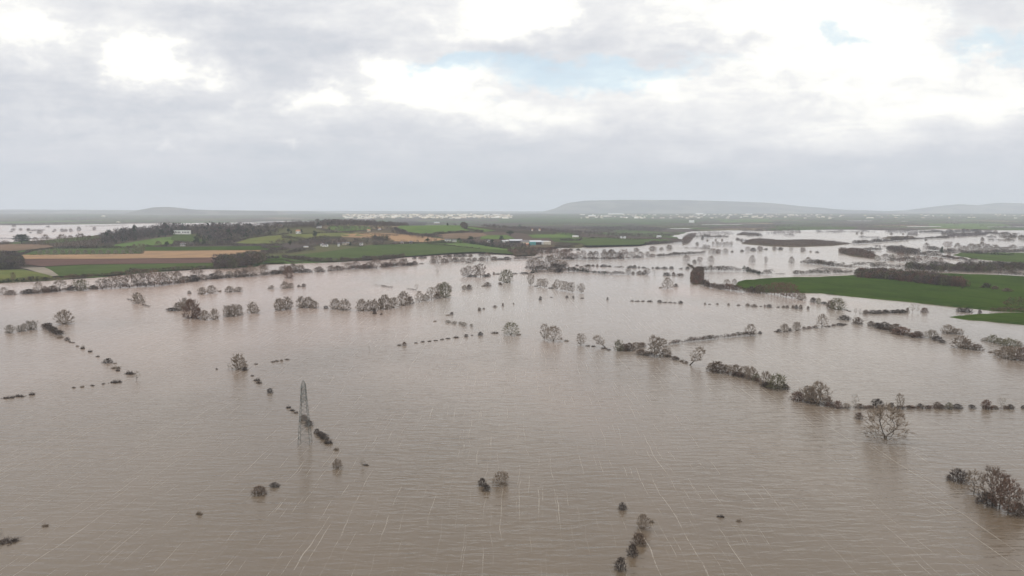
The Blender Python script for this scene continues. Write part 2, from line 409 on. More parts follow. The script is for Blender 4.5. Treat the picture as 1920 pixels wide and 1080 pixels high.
island('bank', [(1572, 474), (1575, 467), (1605, 463.5), (1645, 478), (1640, 486), (1600, 481)], 'scrub')
island('bank', [(1296, 534), (1296, 514), (1304, 508), (1304, 502), (1318, 502), (1317, 520), (1318, 533)], 'scrub')

# ------------------------------------------------------------------ hills at the horizon
def hill(name, prof, D, depth, m, nx=120, z0=0, rough=1.0, seed=1):
    xs = np.linspace(prof[0][0], prof[-1][0], nx); V = []; Fc = []; ny = 15
    for j in range(ny):
        t = j / (ny - 1) * 2 - 1
        for i, x in enumerate(xs):
            py = np.interp(x, [p[0] for p in prof], [p[1] for p in prof])
            wx = (x - 960) / F * D
            top = CAMH + (397 - py) / F * D
            wob = mnoise.fractal(Vector((wx / 800, t * 2, seed)), 1, 2, 4) * 14 * rough
            e_ = min(1, min(i, nx - 1 - i) / (nx * .13)); k = math.cos(t * math.pi / 2) ** 1.4 * (e_ * e_ * (3 - 2 * e_))
            V.append((wx, D + t * depth, z0 + max(0, top - z0) * k + wob * k * (0.3 + abs(t))))
    for j in range(ny - 1):
        for i in range(nx - 1):
            a = j * nx + i; Fc.append((a, a + 1, a + nx + 1, a + nx))
    o = mesh(name, V, Fc, m, smooth=True); o['kind'] = 'structure'; return o
hill('hill', [(960, 399), (1000, 396), (1040, 389), (1062, 381), (1095, 376.5), (1160, 375), (1250, 375), (1330, 376.5), (1430, 380), (1500, 387), (1570, 393), (1700, 397), (1760, 399)], 19500, 2000, M['hill'], 200, 40)
hill('hill', [(1580, 399), (1700, 394), (1740, 389), (1790, 383), (1830, 385), (1870, 380), (1930, 382), (2000, 385), (2150, 392)], 20000, 1700, M['hill'], 120, 40, seed=4)
hill('hill', [(238, 398), (262, 395), (285, 391), (297, 388.5), (320, 388), (342, 390), (365, 393), (420, 394.5), (520, 396), (560, 398)], 13500, 1000, M['hill'], 120, 20, .5, 7)
hill('hill', [(-300, 395), (0, 394.5), (110, 395), (145, 394), (260, 395), (420, 394), (560, 396), (660, 398.2), (720, 400)], 17000, 1500, M['hill'], 200, 30, .5, 9)
hill('hill', [(-700, 393), (-300, 391), (300, 394), (800, 396), (1300, 396.5), (1800, 396), (2300, 393), (2700, 392)], 21400, 800, M['hill'], 200, 40, .6, 12)

# ------------------------------------------------------------------ vegetation prototypes
def bark(name, a, b_, vc=False):
    m, g, b = mat(name, .95, 0)
    oi = g.new('ShaderNodeObjectInfo')
    n = g.noise(objcoord(g), 6.0, 3)
    c = g.mix(g.m('MULTIPLY_ADD', n, .5, g.m('MULTIPLY', oi.outputs['Random'], .5)), a, b_)
    g.put(b.inputs['Base Color'], c); return m
BK = {
 'grey': bark('grey_brown_twigs', (.175, .136, .105), (.245, .197, .155)),
 'pale': bark('pale_twigs', (.20, .172, .140), (.265, .23, .19)),
 'brown': bark('brown_twigs', (.118, .086, .066), (.168, .124, .096)),
 'red': bark('russet_twigs', (.125, .078, .060), (.170, .108, .082)),
 'dark': bark('dark_twigs', (.060, .048, .043), (.100, .080, .070)),
 'green': bark('lichen_green_twigs', (.130, .120, .075), (.175, .160, .105)),
 'ever': bark('evergreen_foliage', (.020, .032, .016), (.040, .055, .026)),
 'trunk': bark('wet_bark', (.060, .050, .042), (.105, .088, .072)),
}
class Geo:
    def __init__(s): s.V = []; s.F = []
    def tube(s, p, q, r0, r1, n=4):
        d = (q - p); 
        if d.length < 1e-6: return
        d.normalize(); a = d.orthogonal().normalized(); b = d.cross(a); i = len(s.V)
        for k in range(n):
            t = 2 * math.pi * k / n; s.V.append(tuple(p + (a * math.cos(t) + b * math.sin(t)) * r0))
        for k in range(n):
            t = 2 * math.pi * k / n; s.V.append(tuple(q + (a * math.cos(t) + b * math.sin(t)) * r1))
        for k in range(n): s.F.append((i + k, i + (k + 1) % n, i + n + (k + 1) % n, i + n + k))
    def twig(s, p, q, r):
        d = q - p
        if d.length < 1e-6: return
        a = d.orthogonal().normalized(); b = d.normalized().cross(a); i = len(s.V)
        ph = random.random() * 6.28
        for k in range(3):
            t = ph + 2 * math.pi * k / 3; s.V.append(tuple(p + (a * math.cos(t) + b * math.sin(t)) * r))
        s.V.append(tuple(q)); s.F += [(i, i + 1, i + 3), (i + 1, i + 2, i + 3), (i + 2, i, i + 3)]
    def leaf(s, p, r):
        i = len(s.V); n = Vector((random.gauss(0, 1), random.gauss(0, 1), random.gauss(0, 1))).normalized()
        a = n.orthogonal().normalized(); b = n.cross(a)
        s.V += [tuple(p + a * r), tuple(p - a * r * .6 + b * r * .8), tuple(p - a * r * .6 - b * r * .8), tuple(p + n * r * .5)]
        s.F += [(i, i + 1, i + 3), (i + 1, i + 2, i + 3), (i + 2, i, i + 3)]
def rdir(d, ang):
    a = d.orthogonal().normalized(); b = d.cross(a); t = random.random() * 6.28
    return (d * math.cos(ang) + (a * math.cos(t) + b * math.sin(t)) * math.sin(ang)).normalized()

def spray(G, p, d, L, n, r, up=.15):
    for _ in range(n):
        e = rdir(d, random.uniform(.1, .95)); e.z += up; e.normalize()
        ln = L * random.uniform(.45, 1.1); st = p - d * L * random.random() * .35
        mid = st + e * ln * .5
        G.twig(st, st + e * ln, r)
        f = rdir(e, .6); G.twig(mid, mid + f * ln * .5, r * .7)
def grow(T, C, p, d, L, r, dep, P):
    segs = 3; q = p
    for k in range(segs):
        d2 = rdir(d, random.uniform(0, P['bend'])); d2.z += P['up'] * .12; d2.normalize()
        e = q + d2 * (L / segs); r1 = r * .86
        (T if (dep >= P['td']) else C).tube(q, e, r, r1, 5 if dep >= P['td'] else 3)
        if dep <= P['td'] and k > 0 and dep > 0 and random.random() < P['side']:
            grow(T, C, e, rdir(d2, random.uniform(.5, 1.0)), L * .55, r1 * .55, max(0, dep - 2), P)
        q, d, r = e, d2, r1
        if dep <= 1: spray(C, q, d, L * .55, P['sp'], P['tw'], P['up'] * .3)
    if dep == 0:
        spray(C, q, d, L * .8, P['sp'] + 2, P['tw'], P['up'] * .3); return
    n = random.choice(P['kids'])
    for _ in range(n):
        e = rdir(d, random.uniform(*P['ang'])); e.z += P['up'] * .35; e.normalize()
        grow(T, C, q, e, L * random.uniform(.62, .86), r * .68, dep - 1, P)

def norm(geos, wq=97, keep=False):
    A = np.array([v for g in geos for v in g.V])
    cx, cy = (0, 0)
    rad = np.percentile(np.hypot(A[:, 0] - cx, A[:, 1] - cy), wq); zt = np.percentile(A[:, 2], 99.3)
    for g in geos:
        if not g.V: continue
        a = np.array(g.V); a[:, 0] *= .5 / rad; a[:, 1] *= .5 / rad; a[:, 2] /= zt
        a[:, 2] = np.maximum(a[:, 2], -.06)
        g.V = [tuple(v) for v in a]
UP = Vector((0, 0, 1))
def P_(**k):
    d = dict(bend=.22, up=.6, td=2, side=.35, sp=5, tw=.012, kids=[3, 3, 4], ang=(.3, .75)); d.update(k); return d
SEED = [0]
def fill(T, C, pts, roots, r_tip, td, tw, ntw, tl, up=.2, pull=.0, pw=.42):
    """limbs that branch out to reach every point of the crown; thick where many twigs hang on them"""
    N_ = [np.array(r) for r in roots]; par = [-1] + [0 if k == 1 or roots[k][2] <= roots[0][2] + .02 else k - 1 for k in range(1, len(roots))]; dep = [0.0] * len(roots)
    r0 = np.array(roots[0])
    pts = sorted(pts, key=lambda p: np.linalg.norm(p - r0) + random.uniform(0, .12))
    for p in pts:
        A = np.array(N_); d = np.linalg.norm(A - p, axis=1); cost = d + pull * np.array(dep)
        # branches leave outwards, never backwards
        j = int(np.argmin(cost)); L_ = d[j]
        k = max(1, int(L_ / .10))
        q0 = N_[j]
        for t in range(1, k + 1):
            q = q0 + (p - q0) * t / k
            if t < k: q = q + np.array([random.gauss(0, .008), random.gauss(0, .008), random.gauss(0, .008) - .02 * math.sin(math.pi * t / k)])
            N_.append(q); par.append(j if t == 1 else len(N_) - 2); dep.append(dep[par[-1]] + L_ / k)
    n = len(N_); wgt = np.zeros(n); kids = [0] * n
    for i in range(n - 1, -1, -1):
        if kids[i] == 0: wgt[i] = 1
        if par[i] >= 0: wgt[par[i]] += wgt[i]; kids[par[i]] += 1
    for i in range(n):
        if par[i] < 0: continue
        r1 = r_tip * wgt[i] ** pw; r0_ = r_tip * wgt[par[i]] ** pw; r0_ = min(r0_, r1 * 1.35)
        big = wgt[i] >= td
        p, q = Vector(N_[par[i]]), Vector(N_[i])
        (T if big else C).tube(p, q, r0_, r1, 5 if big else 3)
        if kids[i] == 0 or random.random() < .25:
            d = (q - p).normalized(); o = Vector((q.x, q.y, max(0, q.z - .3))).normalized() if q.length > .01 else UP
            for _ in range(ntw if kids[i] == 0 else 1):
                e = rdir((d + o * .8 + UP * up).normalized(), random.uniform(.1, .75))
                st = p.lerp(q, random.uniform(.3, 1)); ln = tl * random.uniform(.5, 1.2)
                C.twig(st, st + e * ln, tw); m_ = st + e * ln * .4; f = rdir(e, .6)
                C.twig(m_, m_ + f * ln * .5, tw * .7)
def crown(n, z0, z1, rx, shape, hollow=.35, bm=.2):
    out = []
    while len(out) < n:
        z = random.random(); a = random.random() * 6.283; q = (random.random() * (1 - hollow ** 2) + hollow ** 2) ** .5
        r = rx * shape(z) * q
        if r <= 0.01: continue
        bump = 1 + bm * mnoise.noise(Vector((math.cos(a) * 2.1 + SEED[0] * 3.3, math.sin(a) * 2.1, z * 2.6)))
        z = min(1, z * (1 + bm * .8 * mnoise.noise(Vector((math.cos(a) * q * 3, math.sin(a) * q * 3, SEED[0] * 5.7 + 9)))))
        out.append(np.array([math.cos(a) * r * bump, math.sin(a) * r * bump, z0 + (z1 - z0) * z]))
    return out
def make_proto(kind, seed):
    random.seed(seed * 131 + sum(map(ord, kind)) * 7)
    SEED[0] = seed + len(kind)
    T, C = Geo(), Geo()
    if kind == 'wide_tree':           # short bole, many spreading limbs, crown low over the water
        T.tube(Vector((0, 0, -.1)), Vector((0, 0, .07)), .034, .028, 7)
        fill(T, C, crown(300, .06, .95, .45, lambda z: math.sqrt(max(0, 1 - ((z - .18) / .83) ** 2)), .25), [(0, 0, .05)], .0021, 9, .0058, 5, .14, .25, .6)
    elif kind == 'bare_tree':        # oval crown
        T.tube(Vector((0, 0, -.1)), Vector((0, 0, .10)), .026, .022, 6)
        fill(T, C, crown(240, .08, .95, .43, lambda z: math.sqrt(max(0, 1 - ((z - .52) / .56) ** 2)), .1), [(0, 0, .08), (0.005, 0, .2), (0, .005, .34)], .0023, 9, .0072, 5, .15, .5, .55)
    elif kind == 'sapling':
        T.tube(Vector((0, 0, -.1)), Vector((0, 0, .15)), .016, .014, 5)
        fill(T, C, crown(60, .2, .95, .40, lambda z: math.sqrt(max(0, 1 - ((z - .55) / .55) ** 2)), .1), [(0, 0, .13), (0, .005, .3), (0.004, 0, .45)], .0035, 8, .0100, 4, .15, .5, .4)
    elif kind == 'leaning_tree':
        T.tube(Vector((-.3, 0, -.1)), Vector((-.28, 0, .03)), .04, .034, 6); T.tube(Vector((-.28, 0, .02)), Vector((-.1, 0, .2)), .034, .028, 6)
        P = []
        for p in crown(170, .2, .95, .36, lambda z: math.sqrt(max(0, 1 - ((z - .5) / .55) ** 2)), .1): P.append(p + np.array([(p[2] - .3) * .38, 0, 0]))
        fill(T, C, P, [(-.28, 0, .03), (-.2, 0, .1), (-.1, 0, .2)], .0026, 8, .0075, 5, .15, .3, .55)
    elif kind == 'willow_shrub':     # many stems fanning out of one stool
        R = [(random.gauss(0, .05), random.gauss(0, .05), 0) for _ in range(9)]
        fill(T, C, crown(210, .03, .93, .45, lambda z: math.sqrt(max(0, 1 - ((z - .28) / .74) ** 2)), .2, .35), R, .0028, 16, .0088, 5, .15, .6, .95, .36)
        T.tube(Vector((0, 0, -.1)), Vector((0, 0, .05)), .07, .05, 7)
    elif kind == 'bush':             # dense, low, twiggy
        R = [(random.gauss(0, .16), random.gauss(0, .16), -.02) for _ in range(14)]
        fill(T, C, crown(240, .03, .86, .46, lambda z: math.sqrt(max(0, 1 - (z * .98) ** 2)), .1, .5), R, .004, 24, .0095, 5, .19, .5, .9, .34)
        T.tube(Vector((0, 0, -.1)), Vector((0, 0, .15)), .04, .03, 6)
    elif kind == 'tuft':             # top of a drowned hedge
        for k in range(36):
            x = random.uniform(-.5, .5); y = random.gauss(0, .12); hh = (1 - abs(x) * 1.5) * random.uniform(.35, 1)
            p = Vector((x, y, -.05)); d = rdir(UP, .7)
            spray(C, p, d, hh * .9, 6, .018, .1)
    elif kind == 'evergreen':
        T.tube(Vector((0, 0, -.1)), Vector((0, 0, .6)), .03, .02, 6)
        for k in range(16):
            z = random.uniform(.25, .9); rr = .38 * math.sin(min(1, (1.02 - z) * 1.6) * math.pi / 2); a = random.random() * 6.28; q = random.random()
            c = Vector((math.cos(a) * rr * q, math.sin(a) * rr * q, z))
            for _ in range(60):
                v = Vector((random.gauss(0, 1), random.gauss(0, 1), random.gauss(0, .8))).normalized() * random.uniform(.6, 1) * .16
                C.leaf(c + v, .035)
    elif kind == 'cedar':
        T.tube(Vector((0, 0, -.1)), Vector((0, 0, .85)), .04, .015, 6)
        for z, n, r in ((.35, 6, .42), (.55, 7, .5), (.75, 6, .46), (.92, 4, .28)):
            for k in range(n):
                a = 6.28 * k / n + random.random(); c = Vector((math.cos(a) * r * .6, math.sin(a) * r * .6, z + random.uniform(-.03, .03)))
                T.tube(Vector((0, 0, z - .1)), c, .012, .006, 4)
                for _ in range(60):
                    t = random.random() * 6.28; q = math.sqrt(random.random()) * r * .5
                    C.leaf(c + Vector((math.cos(t) * q, math.sin(t) * q, random.gauss(0, .045))), .045)
    norm([T, C], 94 if kind == 'bush' else 97)
    return T, C
PR = {}
NV = {'wide_tree': 4, 'bare_tree': 4, 'sapling': 3, 'leaning_tree': 2, 'willow_shrub': 6, 'bush': 5, 'tuft': 4, 'evergreen': 3, 'cedar': 1}
GEO = {k: [make_proto(k, i) for i in range(n)] for k, n in NV.items()}
random.seed(99)
def pmesh(kind, v, colr):
    key = (kind, v, colr)
    if key not in PR:
        T, C = GEO[kind][v]; r = []
        for nm, g, m in (('trunk', T, BK['trunk'] if kind != 'tuft' else BK[colr]), ('crown', C, BK[colr])):
            if not g.V: r.append(None); continue
            x = bpy.data.meshes.new(nm); x.from_pydata(g.V, [], g.F); x.materials.append(m); r.append(x)
        PR[key] = r
    return PR[key]

KN = {'W': ('wide_tree', 'grey', 'bare_tree', 'tree'), 'T': ('bare_tree', 'grey', 'bare_tree', 'tree'), 'S': ('sapling', 'pale', 'sapling', 'sapling'), 'L': ('leaning_tree', 'grey', 'leaning_tree', 'tree'),
      'D': ('willow_shrub', 'grey', 'willow_shrub', 'shrub'), 'd': ('willow_shrub', 'pale', 'willow_shrub', 'shrub'), 'G': ('willow_shrub', 'green', 'willow_shrub', 'shrub'), 'R': ('willow_shrub', 'red', 'willow_shrub', 'shrub'), 'r': ('bush', 'red', 'bush', 'bush'),
      'B': ('bush', 'brown', 'bush', 'bush'), 'K': ('bush', 'dark', 'bush', 'bush'), 'M': ('tuft', 'dark', 'hedge_tuft', 'hedge top'), 'm': ('tuft', 'grey', 'hedge_tuft', 'hedge top'),
      'E': ('evergreen', 'ever', 'evergreen_tree', 'evergreen'), 'C': ('cedar', 'ever', 'cedar_tree', 'cedar'), 'N': ('bare_tree', 'brown', 'bare_tree', 'tree'), 'V': ('wide_tree', 'brown', 'bare_tree', 'tree'), 'Q': ('bare_tree', 'red', 'bare_tree', 'tree'), 'g': ('wide_tree', 'green', 'bare_tree', 'tree')}
CW = {'grey': 'grey-brown', 'pale': 'pale', 'brown': 'brown', 'red': 'russet', 'dark': 'dark', 'green': 'olive-grey', 'ever': 'dark green'}
NOUN = {'wide_tree': 'spreading bare tree', 'bare_tree': 'bare upright tree', 'sapling': 'thin sapling', 'leaning_tree': 'leaning bare tree', 'willow_shrub': 'fan-stemmed shrub', 'bush': 'dense bush', 'tuft': 'low hedge top', 'evergreen': 'evergreen tree', 'cedar': 'flat-topped cedar'}

def plant(x, y, wpx, hpx, k, label=None, group=None, land=False, rz=None, lean=None, name=None):
    kind, colr, nm, cat = KN[k]
    if colr == 'grey' and y < 528 and kind != 'tuft': colr = 'brown'
    p = WT(x, y) if land else W0(x, y)
    dist = p.y * math.cos(PITCH) + (CAMH - p.z) * math.sin(PITCH)
    sn = min(.6, (CAMH - p.z) / math.hypot(p.x, p.y)); cs = math.sqrt(1 - sn * sn)
    mpp = dist / F
    wid = wpx * mpp * 1.04
    foot = {'tuft': .1, 'bush': .32, 'willow_shrub': .16, 'wide_tree': .1}.get(kind, .06)
    hgt = max(.35 * hpx, (hpx - foot * wpx * sn) / cs) * mpp * 1.03
    if not land:
        p2 = W0(x, y - foot * wpx * sn * .9); p = p2
    v = random.randrange(NV[kind])
    mt, mc = pmesh(kind, v, colr)
    if rz is None:
        rz = random.uniform(0, 6.28) if kind not in ('tuft', 'leaning_tree') else 0
    r = empty(nm if name is None else name, p, rz)
    r.scale = (wid, wid, hgt) if kind != 'leaning_tree' else (wid if (lean or 1) > 0 else -wid, wid, hgt)
    if kind == 'tuft':
        bpy.data.objects.remove(r)
        r = bpy.data.objects.new(nm, mc); COL.objects.link(r); r.location = p; r.rotation_euler = (0, 0, rz); r.scale = (wid, wid, hgt)
    else:
        for m_, pn in ((mt, 'trunk'), (mc, 'crown' if kind != 'bush' else 'twigs')):
            if m_:
                o = bpy.data.objects.new(pn, m_); COL.objects.link(o); o.parent = r
    tag(r, label, cat, group)
    r['_k'] = kind; r['_c'] = colr; r['_s'] = wpx * hpx
    return r
ORD = ['', '1st', '2nd', '3rd'] + [f'{i}th' for i in range(4, 100)]
def ordn(i):
    if i < 4 or 10 < i < 21: return ORD[i]
    return f"{i}{ {1: 'st', 2: 'nd', 3: 'rd'}.get(i % 10, 'th') }"
def row(items, where, land=False):
    """items: (x, y, w, h, kind); every plant of the row gets a label that says which one it is"""
    items = sorted(items, key=lambda t: t[0]); made = []
    for it in items:
        made.append(plant(it[0], it[1], it[2], it[3], it[4], None, where, land, lean=(it[5] if len(it) > 5 else None)))
    n = len(items)
    for i, o in enumerate(made):
        word = CW[o['_c']] + ' ' + NOUN[o['_k']]
        if n == 1: o['label'] = f"{word} alone, {where}"; 
        elif i == 0: o['label'] = f"{word}, leftmost of the {where}"
        elif i == n - 1: o['label'] = f"{word}, rightmost of the {where}"
        else: o['label'] = f"{word}, {ordn(i + 1)} from left of the {where}"
        for k in ('_k', '_c', '_s'): del o[k]
    return made
def one(x, y, w_, h_, k, label, group=None, land=False, lean=None):
    o = plant(x, y, w_, h_, k, label, group, land, lean=lean)
    for q in ('_k', '_c', '_s'): del o[q]
    return o

# ------------------------------------------------------------------ hedges and woods (merged twig meshes)
def vcmat(name, rough=.95):
    m, g, b = mat(name, rough, .08)
    a = g.new('ShaderNodeVertexColor', layer_name='Col')
    g.put(b.inputs['Base Color'], a.outputs[0]); return m
M['wood'] = vcmat('mixed_winter_wood')
TONES = {'grey': (.165, .135, .112), 'brown': (.125, .092, .07), 'red': (.165, .095, .072), 'dark': (.075, .06, .052), 'green': (.115, .115, .065), 'ever': (.028, .042, .022), 'purple': (.115, .088, .088), 'pale': (.25, .215, .175), 'mauve': (.13, .105, .105)}
def shard_cloud(n, kind, rr):
    """unit tree: vertices of n slim shards filling a crown, height 1 width 1"""
    out = []
    for _ in range(n):
        if kind == 'ever':
            z = rr.uniform(.1, .95); r = .45 * min(1, (1.02 - z) * 1.5)
        else:
            z = rr.uniform(.12, .98) ** .8; r = .48 * math.sqrt(max(0.03, 1 - ((z - .52) / .5) ** 2))
        a = rr.uniform(0, 6.283); q = math.sqrt(rr.uniform(0.05, 1)) * r
        c = np.array([math.cos(a) * q, math.sin(a) * q, z])
        d = np.array([math.cos(a) * .5 + rr.normal(0, .4), math.sin(a) * .5 + rr.normal(0, .4), rr.uniform(.2, 1.2)]); d /= np.linalg.norm(d)
        if kind == 'ever': d = rr.normal(0, 1, 3); d /= np.linalg.norm(d)
        s = np.cross(d, rr.normal(0, 1, 3)); s /= np.linalg.norm(s)
        L_ = rr.uniform(.16, .3) if kind != 'ever' else .16; w_ = rr.uniform(.022, .05) if kind != 'ever' else .09
        out += [c - s * w_, c + s * w_, c + d * L_]
    # stem
    out += [np.array([-.02, 0, -.05]), np.array([.02, 0, -.05]), np.array([0, 0, .7]), np.array([0, -.02, -.05]), np.array([0, .02, -.05]), np.array([0, 0, .7])]
    return np.array(out)
SH = {}
for nn in (26, 50, 100, 190):
    for kd in ('dec', 'ever'):
        SH[nn, kd] = [shard_cloud(nn, kd, rs) for _ in range(6)]
def merged(name, trees, m, label, cat=None, kind=None, group=None):
    """trees: (x, y, z, w, h, tone, n)"""
    VV, CC = [], []
    for (x, y, z, w_, h_, tone, nn) in trees:
        kd = 'ever' if tone == 'ever' else 'dec'
        P = SH[nn, kd][rs.randint(6)].copy(); a = rs.uniform(0, 6.28); c, s = math.cos(a), math.sin(a)
        Q = np.empty_like(P); Q[:, 0] = (P[:, 0] * c - P[:, 1] * s) * w_ + x; Q[:, 1] = (P[:, 0] * s + P[:, 1] * c) * w_ + y; Q[:, 2] = P[:, 2] * h_ + z
        VV.append(Q); k = rs.uniform(.75, 1.25); t = TONES[tone]
        k *= .74; C = np.empty((len(P), 4), dtype=np.float32); C[:, 0] = t[0] * k; C[:, 1] = t[1] * k * rs.uniform(.95, 1.05); C[:, 2] = t[2] * k; C[:, 3] = 1
        C[:, :3] *= np.repeat(rs.uniform(.75, 1.25, len(P) // 3), 3)[:, None]
        CC.append(C)
    V = np.concatenate(VV); C = np.concatenate(CC); n = len(V)
    o0 = V.mean(0); o0[2] = V[:, 2].min()
    V = V - o0
    me = bpy.data.meshes.new(name)
    me.vertices.add(n); me.vertices.foreach_set('co', V.astype(np.float32).ravel())
    me.loops.add(n); me.loops.foreach_set('vertex_index', np.arange(n, dtype=np.int32))
    me.polygons.add(n // 3); me.polygons.foreach_set('loop_start', np.arange(0, n, 3, dtype=np.int32)); me.polygons.foreach_set('loop_total', np.full(n // 3, 3, dtype=np.int32))
    me.update(); me.validate()
    ca = me.color_attributes.new('Col', 'FLOAT_COLOR', 'POINT'); ca.data.foreach_set('color', C.ravel())
    me.materials.append(m)
    o = bpy.data.objects.new(name, me); COL.objects.link(o); o.location = o0
    tag(o, label, cat, group, kind); return o
def pick(t): return t[rs.randint(len(t))]
def hedge(pts, hpx, label, tones=('dark', 'brown', 'grey'), land=False, gap=0.0, vary=.5, group='hedges standing in the floods', name='hedge', wfac=1.0):
    f = WT if land else W0
    Wp = [f(x, y) for x, y in pts]; T = []
    for a, b in zip(Wp, Wp[1:]):
        L_ = (b - a).length; mpp = (a.y + b.y) / 2 / F; h = hpx * mpp; st = max(.8, h * .30, mpp * .5)
        n = max(1, int(L_ / st))
        for k in range(n):
            p = a.lerp(b, (k + rs.uniform(0, 1)) / n)
            g = mnoise.noise(Vector((p.x / (h * 4), p.y / (h * 4), 5.1)))
            if gap and g < gap - .5: continue
            hh = h * (1 + vary * (g * 1.2 + rs.uniform(-.35, .35)))
            T.append((p.x + rs.normal(0, h * .12), p.y + rs.normal(0, h * .18 * wfac), (Z(p.x, p.y) if land else 0) - .06 * hh, hh * rs.uniform(.9, 1.5), hh, pick(tones), 50 if hpx > 3 else 26))
    if not T: return
    return merged(name, T, M['wood'], label, 'hedge', None, group)
def wood(pts, h, label, tones=('brown', 'grey', 'purple'), land=True, sp=None, vary=.42, nn=50, name='wood'):
    f = WT if land else W0
    pl = [f(x, y) for x, y in pts]
    xs = [p.x for p in pl]; ys = [p.y for p in pl]; sp = sp or h * .8; T = []
    y = min(ys)
    while y < max(ys):
        x = min(xs) + rs.uniform(0, sp)
        while x < max(xs):
            px, py = x + rs.uniform(-.4, .4) * sp, y + rs.uniform(-.4, .4) * sp
            if inpoly((px, py), pl):
                g = mnoise.noise(Vector((px / 60, py / 60, 2)))
                hh = h * (1 + vary * g * 1.3 + rs.uniform(-vary, vary) * .6)
                T.append((px, py, (Z(px, py) if land else 0) - .05 * hh, hh * rs.uniform(.75, 1.1), hh, pick(tones), nn))
            x += sp
        y += sp
    if not T: return
    return merged(name, T, M['wood'], label, None, 'stuff')

# ================================================================== PYLON
def pylon():
    m, g, b = mat('galvanised_steel', .55, .5)
    b.inputs['Metallic'].default_value = .6
    g.put(b.inputs['Base Color'], g.mix(g.noise(objcoord(g), 1.5, 3), (.11, .12, .115), (.19, .20, .19)))
    mi, gi, bi = mat('brown_insulator_glass', .2, .5); bi.inputs['Base Color'].default_value = (.10, .06, .045, 1)
    c = W0(572.0, 830.5); H = 28.0
    root = empty('electricity_pylon', c, math.radians(4))
    tag(root, 'grey steel lattice electricity pylon standing alone in the flood water', 'pylon')
    def wd(z):                       # half-width of the body at height z
        if z < 19: return 2.5 + (1.2 - 2.5) * z / 19
        return 1.2 + (.85 - 1.2) * (z - 19) / 6.5
    def bar(G, p, q, r): G.tube(Vector(p), Vector(q), r, r, 4)
    for sx in (-1, 1):
        for sy in (-1, 1):
            G = Geo(); zs = [-1.5, 0, 5, 10, 15, 19, 22, 25.4]
            for a, b2 in zip(zs, zs[1:]): bar(G, (sx * wd(max(a, 0)), sy * wd(max(a, 0)), a), (sx * wd(b2), sy * wd(b2), b2), .10)
            mesh('leg', G.V, G.F, m, root)
    G = Geo(); z = 0.0; lv = [0]
    while z < 25: z += max(1.1, wd(z) * 1.15); lv.append(min(z, 25.4))
    for a, b2 in zip(lv, lv[1:]):
        wa, wb = wd(a), wd(b2)
        for (c1, c2) in (((-1, -1), (1, -1)), ((1, -1), (1, 1)), ((1, 1), (-1, 1)), ((-1, 1), (-1, -1))):
            bar(G, (c1[0] * wa, c1[1] * wa, a), (c2[0] * wb, c2[1] * wb, b2), .042)
            bar(G, (c2[0] * wa, c2[1] * wa, a), (c1[0] * wb, c1[1] * wb, b2), .042)
            bar(G, (c1[0] * wb, c1[1] * wb, b2), (c2[0] * wb, c2[1] * wb, b2), .042)
    mesh('lattice_bracing', G.V, G.F, m, root)
    G = Geo()
    for sx in (-1, 1):
        for sy in (-1, 1): bar(G, (sx * .85, sy * .85, 25.4), (0, 0, H), .09)
    mesh('peak', G.V, G.F, m, root)
    for z, L_ in ((19.2, 3.3), (22.3, 4.4), (25.2, 3.1)):
        for s in (-1, 1):
            G = Geo(); w0 = wd(z); tip = (0.0, s * (w0 + L_), z + .15)
            for sx in (-1, 1):
                bar(G, (sx * w0, s * w0, z), tip, .075); bar(G, (sx * w0, s * w0, z + 1.1), tip, .06)
                for t in (.33, .66):
                    A = Vector((sx * w0, s * w0, z)).lerp(Vector(tip), t); B = Vector((sx * w0, s * w0, z + 1.1)).lerp(Vector(tip), t); bar(G, A, B, .04)
            for t in (.25, .5, .75):
                A = Vector((-w0, s * w0, z)).lerp(Vector(tip), t); B = Vector((w0, s * w0, z)).lerp(Vector(tip), t); bar(G, A, B, .04)
            arm = mesh('cross_arm', G.V, G.F, m, root)
            G = Geo(); tp = Vector(tip)
            for k in range(7):
                q = tp - Vector((0, 0, .25 + k * .2)); G.tube(q, q - Vector((0, 0, .1)), .16, .07, 8)
            bar(G, tp, tp - Vector((0, 0, 1.7)), .03)
            mesh('insulator', G.V, G.F, mi, arm)
pylon()
